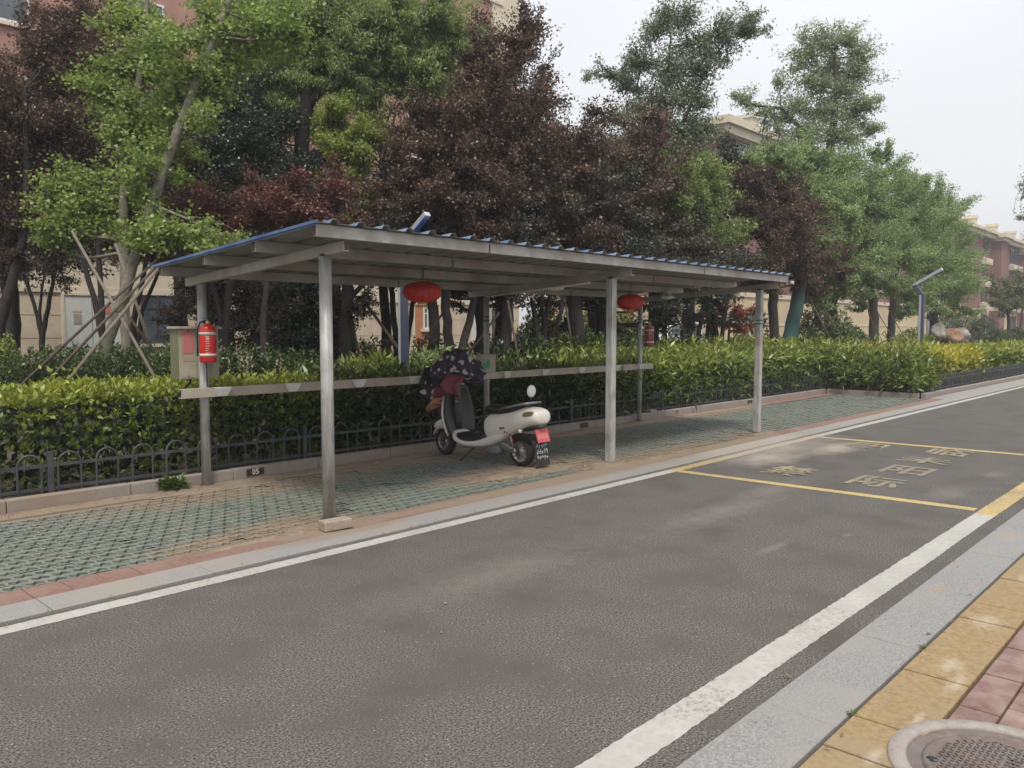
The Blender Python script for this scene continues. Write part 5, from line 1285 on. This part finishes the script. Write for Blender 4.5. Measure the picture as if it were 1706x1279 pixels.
# ============================================================ HEDGES AND SHRUBS
def hedge(name, label, x0, x1, y0, y1, z0, z1, m, m_shape, size, dens, seed, cat='hedge', group=None, tops=.0, shaggy=.06, lowtint=.25, wav=.03, y_in=0):
    """clipped block: leaves over front, top, ends with a rough outline; sparse woody stems inside"""
    rng = np.random.default_rng(seed)
    t = thing(name, ((x0+x1)/2, (y0+y1)/2, z0), label, cat, group)
    aF = (x1-x0)*(z1-z0); aT = (x1-x0)*(y1-y0); aE = (y1-y0)*(z1-z0)
    la_ = {'kite': .26, 'fan': .55, 'lance': .13, 'round': .5}[m_shape]*size*size
    Ps, As, Ns, Ts = [], [], [], []
    def hz(x): return z1+wav*(1.2*np.sin(x*2.1+seed)+np.sin(x*4.7+1.3*seed)+.7*np.sin(x*9.7)+.5*np.sin(x*17.3))
    for (kind, area) in (('F', aF), ('T', aT), ('E0', aE), ('E1', aE), ('B', aF*.4)):
        n = int(area*dens/la_)
        if n < 1: continue
        u_ = rng.uniform(0, 1, n); v_ = rng.uniform(0, 1, n); dp = np.abs(rng.normal(0, shaggy, n))*rng.choice([-1, 1], n, p=[.7, .3])
        X = x0+(x1-x0)*u_
        if kind in 'FB':
            yy = (y0-dp if kind == 'F' else y1+dp); yy = yy+(1+wav*20)*.5*(.06*np.sin(X*3.1+seed)+.05*np.sin(X*7.7))*(1 if kind == 'F' else -1)
            zz = z0+(hz(X)-z0)*v_**.85
            # undercut towards the ground
            if kind == 'F': yy = yy+.16*np.maximum(0, .35-v_)
            P = np.c_[X, yy, zz]; o = np.array([0, -1 if kind == 'F' else 1, .5])
        elif kind == 'T':
            P = np.c_[X, y0+(y1-y0)*v_, hz(X)+dp*.8]; o = np.array([0, -.1, 1])
        else:
            xe = x0 if kind == 'E0' else x1
            P = np.c_[xe+dp, y0+(y1-y0)*u_, z0+(z1+.0-z0)*v_]; o = np.array([-1 if kind == 'E0' else 1, 0, .5])
        # clumping: pull leaves toward shoot centres
        cell = .13; key = np.floor(P/cell); cc = (key+.5)*cell+ (np.sin(key*12.9898+seed)*43758.5453 % 1-.5)*cell*.9
        P = P*.62+cc*.38
        sh = (np.sin(key[:, 0]*78.233+key[:, 1]*37.7+key[:, 2]*12.9)*43758.5453 % 1)
        ax = unit(o*.55+np.array([0, 0, .5])+rng.normal(0, .6, (n, 3)))
        if m_shape == 'lance': ax = unit(o*.8+np.array([0, 0, .05])+rng.normal(0, .65, (n, 3)))
        nn = unit(o*.5+np.array([0, 0, .9])+rng.normal(0, .55, (n, 3)))
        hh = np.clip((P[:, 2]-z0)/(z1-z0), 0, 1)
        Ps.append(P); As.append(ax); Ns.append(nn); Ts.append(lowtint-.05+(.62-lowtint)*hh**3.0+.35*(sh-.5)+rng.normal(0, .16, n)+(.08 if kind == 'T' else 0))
    P = np.vstack(Ps); A = np.vstack(As); NN = np.vstack(Ns); T = np.concatenate(Ts)
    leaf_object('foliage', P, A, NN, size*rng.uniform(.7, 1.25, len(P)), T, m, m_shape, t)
    # woody interior: a dark twiggy core made of stems
    b = MB(); k = 0; nst = int((x1-x0)*5)
    for i in range(nst):
        x = x0+.1+(x1-x0-.2)*rng.uniform(); y = rng.uniform(y0+.12, y1-.12)
        for q in range(3):
            b.tube([(x, y, z0-.03), (x+rng.normal(0,.08), y+rng.normal(0,.06), (z0+z1)/2), (x+rng.normal(0,.2), y+rng.normal(0,.14), z1-.06)], [.012, .008, .004], 4, caps=False)
    b.build('stems', bark_dark, t)
    # inner mass of dark leaves behind the front face
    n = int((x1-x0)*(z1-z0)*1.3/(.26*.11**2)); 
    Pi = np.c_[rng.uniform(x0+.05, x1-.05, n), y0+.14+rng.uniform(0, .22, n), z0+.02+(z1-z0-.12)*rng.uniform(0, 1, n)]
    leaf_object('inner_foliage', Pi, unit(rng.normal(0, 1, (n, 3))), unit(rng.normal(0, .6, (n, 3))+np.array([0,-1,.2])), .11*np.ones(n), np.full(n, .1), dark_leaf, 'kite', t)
    tree.count += len(P)
    return t
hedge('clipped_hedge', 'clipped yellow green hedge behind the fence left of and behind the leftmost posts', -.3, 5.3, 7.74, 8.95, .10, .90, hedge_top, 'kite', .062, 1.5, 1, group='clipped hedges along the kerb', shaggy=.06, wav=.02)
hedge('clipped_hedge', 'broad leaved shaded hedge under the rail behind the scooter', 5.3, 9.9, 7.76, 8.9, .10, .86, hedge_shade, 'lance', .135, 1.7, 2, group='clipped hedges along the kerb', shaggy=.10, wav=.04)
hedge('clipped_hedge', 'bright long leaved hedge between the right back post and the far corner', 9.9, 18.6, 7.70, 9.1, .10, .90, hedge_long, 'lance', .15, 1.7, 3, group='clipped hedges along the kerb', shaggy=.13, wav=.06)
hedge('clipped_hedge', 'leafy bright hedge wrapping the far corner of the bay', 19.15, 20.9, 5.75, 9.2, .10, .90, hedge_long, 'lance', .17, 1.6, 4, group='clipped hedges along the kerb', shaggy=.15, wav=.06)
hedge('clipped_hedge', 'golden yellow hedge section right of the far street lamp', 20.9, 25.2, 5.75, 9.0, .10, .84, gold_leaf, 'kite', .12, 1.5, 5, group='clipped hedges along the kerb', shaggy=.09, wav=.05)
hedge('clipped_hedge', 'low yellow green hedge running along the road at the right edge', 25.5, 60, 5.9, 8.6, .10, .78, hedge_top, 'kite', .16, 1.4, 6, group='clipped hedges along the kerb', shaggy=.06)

SH = 1.0
def shrub(name, label, blobs, m, shape, size, cover, seed, cat='shrub', group=None):
    rng = np.random.default_rng(seed+500)
    c0 = np.mean([np.array(b_[0]) for b_ in blobs], axis=0)
    t = thing(name, (c0[0], c0[1], .05), label, cat, group)
    Ps, As, Ns, Ts = [], [], [], []
    la_ = {'kite': .26, 'fan': .55, 'lance': .13, 'round': .5}[shape]*size*size; bm = MB()
    for (c, rx, rz) in blobs:
        c = np.array(c, float); zt = c[2]+rz; cz = max(.05, min(c[2], zt*.4)); rz2 = zt-cz
        n = int(cover*2*PI*rx*(rx+rz2)/2/la_*1.3)
        d = unit(rng.normal(0, 1, (n, 3))); d[:, 2] = np.abs(d[:, 2])*1.0-.25*(rng.uniform(0, 1, n) < .3)
        r = 1-np.abs(rng.normal(0, .12, n))+.10*np.sin(d[:, 0]*9+seed)*np.sin(d[:, 1]*8)+.06*np.sin(d[:, 2]*17+d[:, 0]*13)
        P = np.array([c[0], c[1], cz])+d*r[:, None]*np.array([rx, rx, rz2]); P[:, 2] = np.maximum(P[:, 2], .06)
        Ps.append(P); As.append(unit(d*.8+rng.normal(0, .6, (n, 3)))); Ns.append(unit(d*.4+np.array([0, 0, .8])+rng.normal(0, .5, (n, 3))))
        Ts.append(.4+.25*np.sin(P[:, 0]*7+P[:, 1]*5)*.5+rng.normal(0, .15, n)+.15*d[:, 2])
        for k in range(10):
            a = rng.uniform(0, 6.28); q = rng.uniform(.2, .8)
            bm.tube([(c[0], c[1], .03), (c[0]+rx*q*.5*math.cos(a), c[1]+rx*q*.5*math.sin(a), cz+rz2*.2), (c[0]+rx*q*math.cos(a), c[1]+rx*q*math.sin(a), cz+rz2*.7)], [.014, .009, .004], 4, caps=False)
    leaf_object('foliage', np.vstack(Ps), np.vstack(As), np.vstack(Ns), size*rng.uniform(.7, 1.25, sum(len(p) for p in Ps)), np.concatenate(Ts), m, shape, t)
    bm.build('stems', bark_dark, t); tree.count += sum(len(p) for p in Ps)
    return t
# second row behind the clipped hedge
shrub('shrub', 'dark green small leaved shrubs behind the hedge at the foot of the ginkgos', [B(10.4,u,v,34,26) for (u,v) in ((20,612),(60,608),(105,606),(150,608),(195,604),(240,606),(285,604))]+[B(11.2,u,v,34,24) for (u,v) in ((80,603),(130,600),(180,598),(230,596),(280,600),(320,598))], mid_leaf, 'kite', .055, 1.2, 1)
shrub('shrub', 'pale green rounded shrub behind the hedge at the left edge', [B(12.5,0,585,34,26), B(12.5,-30,590,34,26)], lime_leaf, 'kite', .06, 1.2, 2)
shrub('shrub', 'dark green shrubs behind the hedge between the two leftmost posts', [B(10.6,u,v,30,24) for (u,v) in ((375,602),(415,600),(455,603),(495,606),(530,612))], mid_leaf, 'kite', .055, 1.2, 3)
shrub('shrub', 'light green long leaved plants behind the hedge right of the leftmost front post', [B(9.9,u,v,34,20) for (u,v) in ((590,618),(630,612),(665,618),(600,632))], lime_leaf, 'lance', .14, 1.3, 4)
shrub('shrub', 'fresh green broad leaved plants right of the blue lamp post', [B(10.0,u,v,32,22) for (u,v) in ((705,608),(740,605),(770,612))], fresh_leaf, 'lance', .15, 1.3, 5)
shrub('shrub', 'small mixed bush in front of the orange door', [B(15,u,v,26,20) for (u,v) in ((620,585),(655,580),(705,582),(740,580),(795,585),(830,578),(600,590))], olive_leaf, 'kite', .08, 1.1, 6)
shrub('shrub', 'dark green mounded shrubs behind the rail right of the charging box', [B(11.6,u,v,36,26) for (u,v) in ((860,600),(900,590),(945,585),(985,580),(1020,590),(1050,580),(1000,605),(930,612))], mid_leaf, 'kite', .075, 1.2, 7)
shrub('shrub', 'dark shrub right under the plum trunk by the middle post', [B(12.8,u,v,30,22) for (u,v) in ((820,590),(870,575),(560,600),(520,600))], dark_leaf, 'kite', .07, 1.1, 8)
shrub('shrub', 'bright sunlit bushes far behind the middle of the shelter', [B(22,u,v,26,26) for (u,v) in ((880,560),(905,540),(930,550),(985,535),(1015,545),(1040,540),(1000,520),(1070,560),(900,515))], lime_leaf, 'kite', .11, 1.1, 9)
shrub('shrub', 'green mounded shrub left of the far street lamp behind the hedge', [B(21,1385,566,50,30), B(21,1420,570,32,24), B(21,1350,572,32,24)], mid_leaf, 'kite', .09, 1.2, 10)
shrub('shrub', 'light bush behind the green wrapped trunk', [B(24,u,v,26,24) for (u,v) in ((1340,545),(1360,520),(1400,545),(1260,540))], olive_leaf, 'kite', .11, .8, 11)
shrub('shrub', 'round yellow green bush right behind the far street lamp', [B(26,1520,568,26,20), B(26,1545,572,18,14), B(26,1500,572,18,14)], lime_leaf, 'kite', .10, 1.2, 12)
shrub('shrub', 'feathery grey green bush beside the boulders', [B(40,u,v,22,18) for (u,v) in ((1580,540),(1610,538),(1640,545))], grey_leaf, 'lance', .16, 1.1, 13)
shrub('shrub', 'dark green clipped bush near the right edge of the photo', [B(34,1665,568,26,18), B(34,1695,565,22,18)], mid_leaf, 'kite', .12, 1.2, 14)
shrub('shrub', 'small leaved shrub layer between hedge and plum trunks right of the shelter', [B(14.5,u,v,30,22) for (u,v) in ((1110,585),(1150,583),(1190,582),(1230,580),(1265,582),(1300,590))], lime_leaf, 'kite', .08, 1.0, 15)
shrub('shrub', 'leafy sprays spilling over the low fence at the far corner of the bay', [(np.array([19.05,5.75,.35]),.36,.25),(np.array([19.0,6.3,.5]),.34,.28),(np.array([19.5,5.65,.45]),.34,.26),(np.array([18.95,7.0,.55]),.30,.28)], hedge_long, 'lance', .16, 1.5, 21)
shrub('shrub', 'rounded mounds of long green leaves rising behind the hedge right of the right front post', [(np.array([x,y,.75]),.62,.42) for x,y in ((17.6,9.4),(19.4,9.3),(21.2,9.5),(16.0,9.6),(20.4,8.3))], hedge_long, 'lance', .16, 1.3, 22)
# red flowers
b = MB(); 
for i in range(90):
    c = D(1672+R_.gauss(0,14), 581+R_.gauss(0,3.5), 35+R_.gauss(0,.5)); b.lathe(tuple(c), [(.001,-.02),(.035,.0),(.03,.02),(.001,.028)], n=6)
tag(b.build('flowers', mat('red_flower', (.50,.10,.06), (.62,.2,.12), rough=.6)), kind='stuff')
# ============================================================ BOULDERS, CAR
def boulder(u, v, w_, ru, rv, m, label, seed):
    w_ = far(u, w_, 9.45)
    c = D(u, v, w_); rx, rz = ru*w_/FPX, rv*w_/FPX; n = 28; P = []
    for i in range(19):
        a = -PI/2+PI*i/18; row = []
        for k in range(n):
            t = 2*PI*k/n; d = Vector((math.cos(a)*math.cos(t), math.cos(a)*math.sin(t), math.sin(a)))
            r = 1+.28*mnoise.noise(d*1.4+Vector((seed*7,0,0)))+.12*mnoise.noise(d*4+Vector((seed,3,0)))
            row.append((c[0]+d.x*rx*r, c[1]+d.y*rx*.8*r, c[2]+d.z*rz*r))
        P.append(row)
    b = MB(); b.loft(P); return tag(b.build('boulder', m), label, 'boulder', 'boulders behind the far hedge')
boulder(1563, 553, 27, 14, 14, rock_white, 'small pale boulder left of the rusty one', 1)
boulder(1585, 563, 26.6, 22, 17, rock_rust, 'rust orange boulder in the middle of the group', 2)
boulder(1598, 560, 27.3, 22, 13, rock_white, 'long pale boulder lying right of the rusty one', 3)
# white van far behind the right lantern
cc = PY(1115, 548, 22.0)
vn = thing('parked_van', (cc[0], 22.0, .05), 'white parked van partly hidden behind the trees under the right end of the roof', 'van')
L, Wd = 1.85, .85
b = MB(); prof = [(-L,.35),(-L,1.05),(-L+.25,1.15),(-L+.65,1.72),(-L+.9,1.85),(L-.15,1.85),(L,1.7),(L,.35)]
P1 = [(cc[0]+x, 22-Wd, z) for x, z in prof]; P2 = [(cc[0]+x, 22+Wd, z) for x, z in prof]; n = len(prof)
b.add(P1+P2, [tuple(range(n))]+[tuple(range(2*n-1, n-1, -1))]+[((i+1)%n, i, n+i, n+(i+1)%n) for i in range(n)]); b.build('body', car_white, vn, bevel=.05)
for (xa, xb) in ((-L+.72,-.35),(-.25,.65),(.75,1.6)):
    b = MB(); b.box(cc[0]+xa, 22-Wd-.008, 1.2, cc[0]+xb, 22-Wd+.004, 1.68); b.build('side_window', glass, vn)
for xa in (-1.2, 1.2):
    b = MB(); b.lathe((cc[0]+xa, 22-Wd+.06, .35), [(.001,-.08),(.2,-.08),(.2,-.07),(.3,-.08),(.31,0),(.3,.1),(.001,.1)], n=24, axis='y'); b.build('wheel', black_rub, vn)

# ============================================================ BUILDINGS
YB = 24.0
bA = thing('apartment_building', (10, YB, 0), 'pink rendered apartment block with cream ground floor behind the trees on the left', 'building')
XA0, XA1 = -12.0, PY(862, 500, YB)[0]
zl = PY(130, 488, YB)[2]; zc0 = PY(130, 412, YB)[2]; HT = 17.5
b = MB(); b.box(XA0, YB, zc0, XA1, YB+11, HT); b.build('wall', wall_pink, bA)
b = MB(); zs = [0]+[zl-.62*k for k in (4,3,2,1,0) if zl-.62*k > .1]
for a, c in zip(zs[:-1], zs[1:]):
    x = XA0
    b.box(XA0, YB-.05, a+.012, XA1+.05, YB+11, c-.012)
b.box(XA0, YB-.03, 0, XA1+.03, YB+10.9, zl)
gw = b.build('ground_floor_wall', wall_cream, bA)
b = MB(); b.box(XA0, YB-.10, zl, XA1+.1, YB+11.1, zl+.16); b.box(XA0, YB-.07, zl+.16, XA1+.07, YB+11, zc0-.14); b.box(XA0, YB-.16, zc0-.14, XA1+.16, YB+11.1, zc0); b.build('ledge', trim_cream, bA)
# cream upper corner at the right end, pilasters, floor bands
b = MB(); b.box(XA1-1.6, YB-.05, 12.3, XA1+.04, YB+3, HT+.6); b.build('corner_panel', trim_cream, bA)
for k, x in enumerate((-10.5, -3.2, 2.9, 4.0)):
    b = MB(); b.box(x, YB-.30, zc0, x+.5, YB, HT); b.build('pilaster', wall_pink, bA)
b = MB(); b.box(XA0, YB-.35, HT, XA1+.35, YB+11.3, HT+.3); b.build('cornice', trim_cream, bA)
b = MB(); b.box(XA1-.9, YB-.9, 7.0, XA1+.9, YB-.05, 7.15); b.build('balcony_slab', trim_cream, bA)
def window(parent, x, z, wd, h, y, fm=frame_white, canopy=False, face='-y', nb=1):
    b = MB(); f = .06
    for (a, c, d, e) in ((x-wd/2, x-wd/2+f, z, z+h), (x+wd/2-f, x+wd/2, z, z+h), (x-wd/2+f, x+wd/2-f, z, z+f), (x-wd/2+f, x+wd/2-f, z+h-f, z+h)): b.box(a, y-.045, d, c, y+.01, e)
    for q in range(nb): xx = x-wd/2+wd*(q+1)/(nb+1); b.box(xx-.03, y-.040, z+f, xx+.03, y+.008, z+h-f)
    b.box(x-wd/2+f, y-.038, z+h*.68, x+wd/2-f, y+.005, z+h*.68+.05)
    fo = b.build('window', fm, parent)
    b = MB(); b.box(x-wd/2+f*.5, y-.018, z+f*.5, x+wd/2-f*.5, y+.004, z+h-f*.5); b.build('pane', glass, fo)
    b = MB(); b.box(x-wd/2-.12, y-.10, z-.10, x+wd/2+.12, y+.0, z-.004); b.build('sill', trim_cream, fo)
    return fo
w1 = PY(705, 47, YB); w2 = PY(703, 172, YB)
sto = w1[2]-w2[2]
print('storey', sto, w1, w2, 'XA1', XA1)
xs = [w2[0]+3.55*k for k in range(-7, 3)]
for r in range(0, 4):
    z = w2[2]-.75+(r-1)*2.85
    if z < zc0+.2: continue
    for x in xs:
        if XA0+.5 < x < XA1-1: window(bA, x, z, 1.5, 1.55, YB)
# ground floor: white double door, dark window, orange door
def door(x0, x1, z1, m, name='door', lab=None):
    b = MB(); b.box(x0, YB-.10, .05, (x0+x1)/2-.01, YB-.052, z1); b.box((x0+x1)/2+.01, YB-.10, .05, x1, YB-.052, z1)
    o = b.build(name, m, bA); 
    b = MB(); f = .07
    b.box(x0-f, YB-.13, .0, x0-.002, YB-.051, z1+f); b.box(x1+.002, YB-.13, .0, x1+f, YB-.051, z1+f); b.box(x0-.002, YB-.13, z1+.002, x1+.002, YB-.051, z1+f); b.build('door_frame', trim_cream, o)
    return o
d0, d1 = PY(106, 540, YB)[0], PY(196, 540, YB)[0]
dd = door(d0, d1, PY(130, 492, YB)[2], door_white)
nx0 = PY(121, 540, YB)[0]; nx1 = PY(134, 540, YB)[0]
b = MB(); b.box(nx0, YB-.115, PY(121,539,YB)[2], nx1, YB-.101, PY(121,522,YB)[2]); b.build('door_notice', grey_lab, dd)
b = MB(); b.box(nx0-.02, YB-.112, PY(121,519,YB)[2], nx1+.02, YB-.101, PY(121,513,YB)[2]); b.build('door_label', trim_cream, dd)
g0, g1 = PY(164, 520, YB)[0], PY(183, 520, YB)[0]
b = MB(); b.box(g0, YB-.118, PY(170,522,YB)[2], g1, YB-.101, PY(170,508,YB)[2]); b.build('door_poster', pink_lab, dd)
x_, z_ = PY(262, 535, YB)[0], PY(262, 572, YB)[2]
window(bA, x_, z_, 1.0, 1.5, YB-.052, frame_dark)
d0, d1 = PY(688, 540, YB)[0], PY(728, 540, YB)[0]
od = door(d0, d1, PY(700, 508, YB)[2], door_wood); od['label'] = 'orange brown door with a barred window'
window(bA, PY(712,540,YB)[0], PY(712,548,YB)[2], .62, .85, YB-.103, frame_white, nb=2)
for (ua, ub, mm) in ((783, 800, door_white), (818, 826, frame_dark), (828, 836, door_white)):
    b = MB(); b.box(PY(ua,540,YB)[0], YB-.09, .3, PY(ub,540,YB)[0], YB-.052, zl-.15); b.build('panel_door', mm, bA)

# building B, mid distance, with hipped roof
bx, by = 40.0, 21.5
cn = D(1205, 197, 1)
cr = PY(1205, 197, by); bx = cr[0]; zt = cr[2]
bB = thing('apartment_building', (bx, by, 0), 'cream eaved apartment block with grey hipped roof seen above the plum trees', 'building')
bl = PY(1262, 240, by)[0]; bdep = PX(1163, 222, bx)[1]
b = MB(); b.box(bx, by, 3.4, bx+34, by+12, zt-.9); b.build('wall', brick_wall, bB)
b = MB(); b.box(bx-.03, by-.03, 0, bx+34, by+12, 3.4); b.build('ground_floor_wall', wall_yellow, bB)
b = MB(); b.box(bx-.6, by-.6, zt-.9, bx+14, by+12.5, zt-.45); b.box(bx-.8, by-.8, zt-.45, bx+14.2, by+12.7, zt-.05); b.build('cornice', trim_cream, bB)
b = MB(); q = .4
b.add([(bx-.7,by-.7,zt-.04),(bx+14,by-.7,zt-.04),(bx+14,by+12.6,zt-.04),(bx-.7,by+12.6,zt-.04),(bx+3.5,by+4.5,zt+1.5),(bx+10,by+4.5,zt+1.5),(bx+10,by+8,zt+1.5),(bx+3.5,by+8,zt+1.5)], [(0,1,5,4),(1,2,6,5),(2,3,7,6),(3,0,4,7),(4,5,6,7)]); rf = b.build('roof', roof_slate, bB)
c2 = PY(1246, 205, by+1.5)
b = MB(); b.box(c2[0]-.45, by+1.0, zt-.1, c2[0]+.45, by+2.0, c2[2]+.2); b.box(c2[0]-.55, by+.9, c2[2]+.2, c2[0]+.55, by+2.1, c2[2]+.4); b.build('chimney', trim_cream, rf)
for r in range(3):
    for k in range(9):
        window(bB, bx+2.2+3.7*k, 4.4+2.9*r, 1.5, 1.5, by)
# ledges on the long yellow ground floor
b = MB(); b.box(bx-.1, by-.1, 3.3, bx+34, by-.03, 3.55); b.box(bx, by-.06, 1.7, bx+34, by-.03, 1.78); b.build('ledge', trim_cream, bB)

# building C, far right, dark red brick with cream cornices, four storeys
cY = 21.5
p0 = PY(1634, 375, cY); zt = p0[2]-.5; cx0 = p0[0]
print('bldC', p0, 'bldB', cr, bl, bdep)
bC = thing('apartment_building', (cx0, cY, 0), 'dark red brick apartment block with cream cornices at the far right', 'building')
def blk(x0, x1, y0, y1, h, name='wall', m=brick_wall): b = MB(); b.box(x0, y0, 0, x1, y1, h); return b.build(name, m, bC)
uX = lambda u, Y: PY(u, 450, Y)[0]
xa = uX(1622, cY); xb = uX(1649, cY); xc = uX(1680, cY-2.2)
blk(xa-20, xa+70, cY, cY+12, zt-.6)
def bay_block(ul, ur, uf):
    x0 = uX(ul, cY); y2 = PX(ur, 450, x0)[1]; x1 = PY(uf, 450, y2)[0]; zb = PX((ul+ur)/2, 402 if ul < 1670 else 424, x0)[2]
    b = MB(); b.box(x0, y2, 0, x1, cY, zb); b.build('bay_wall', brick_wall, bC)
    b = MB(); b.box(x0-.25, y2-.25, zb, x1+.25, cY, zb+.35); b.box(x0-.5, y2-.5, zb+.35, x1+.5, cY, zb+.8); b.build('bay_cornice', trim_cream, bC)
    b = MB(); b.box(x0-.06, y2-.06, 3.4, x1+.06, cY, 3.8); b.build('bay_band', trim_cream, bC)
    return x0, x1, y2
bay = [bay_block(1650, 1668, 1677), bay_block(1697, 1716, 1726)]
b2x = bay[1][0]
b = MB(); b.box(xa-20.6, cY-.5, zt-.6, xa+70, cY+12.6, zt-.2); b.box(xa-20.9, cY-.8, zt-.2, xa+70, cY+12.8, zt+.1); b.build('cornice', trim_cream, bC)
b = MB(); b.box(xa-20, cY-.04, 0, xa+70, cY, 3.6); b.build('ground_floor_wall', wall_yellow, bC)
for k in range(4):
    x = xa+4+9*k; b = MB(); b.box(x, cY+1, zt+.35, x+.8, cY+2, zt+1.5); b.box(x-.1, cY+.9, zt+1.5, x+.9, cY+2.1, zt+1.8); b.build('chimney', trim_cream, bC)
sH = (zt-.6-4)/3
for r in range(4):
    z = 1.0+r*(zt-2)/4 if r == 0 else 4.3+(r-1)*sH
    for x in [xa-14, xa-7, uX(1640, cY), uX(1685, cY), uX(1692, cY)]:
        window(bC, x, z, 1.9, 2.0, cY-.045, frame_dark)
        if r: bb = MB(); bb.box(x-1.2, cY-.5, z-.75, x+1.2, cY, z-.15); bb.build('balcony', trim_cream, bC)
print('leaves', tree.count)

# ============================================================ HAZE
b = MB(); b.box(-320, -320, -1.1, 620, 620, 26)
hz_m = bpy.data.materials.new('haze_air'); hz_m.use_nodes = True; t_ = hz_m.node_tree; t_.nodes.clear()
ho = t_.nodes.new('ShaderNodeOutputMaterial'); hv = t_.nodes.new('ShaderNodeVolumePrincipled')
hv.inputs['Density'].default_value = .0016; hv.inputs['Color'].default_value = (.93,.95,1,1); hv.inputs['Anisotropy'].default_value = .2
t_.links.new(hv.outputs[0], ho.inputs['Volume'])
tag(b.build('haze', hz_m), kind='stuff')
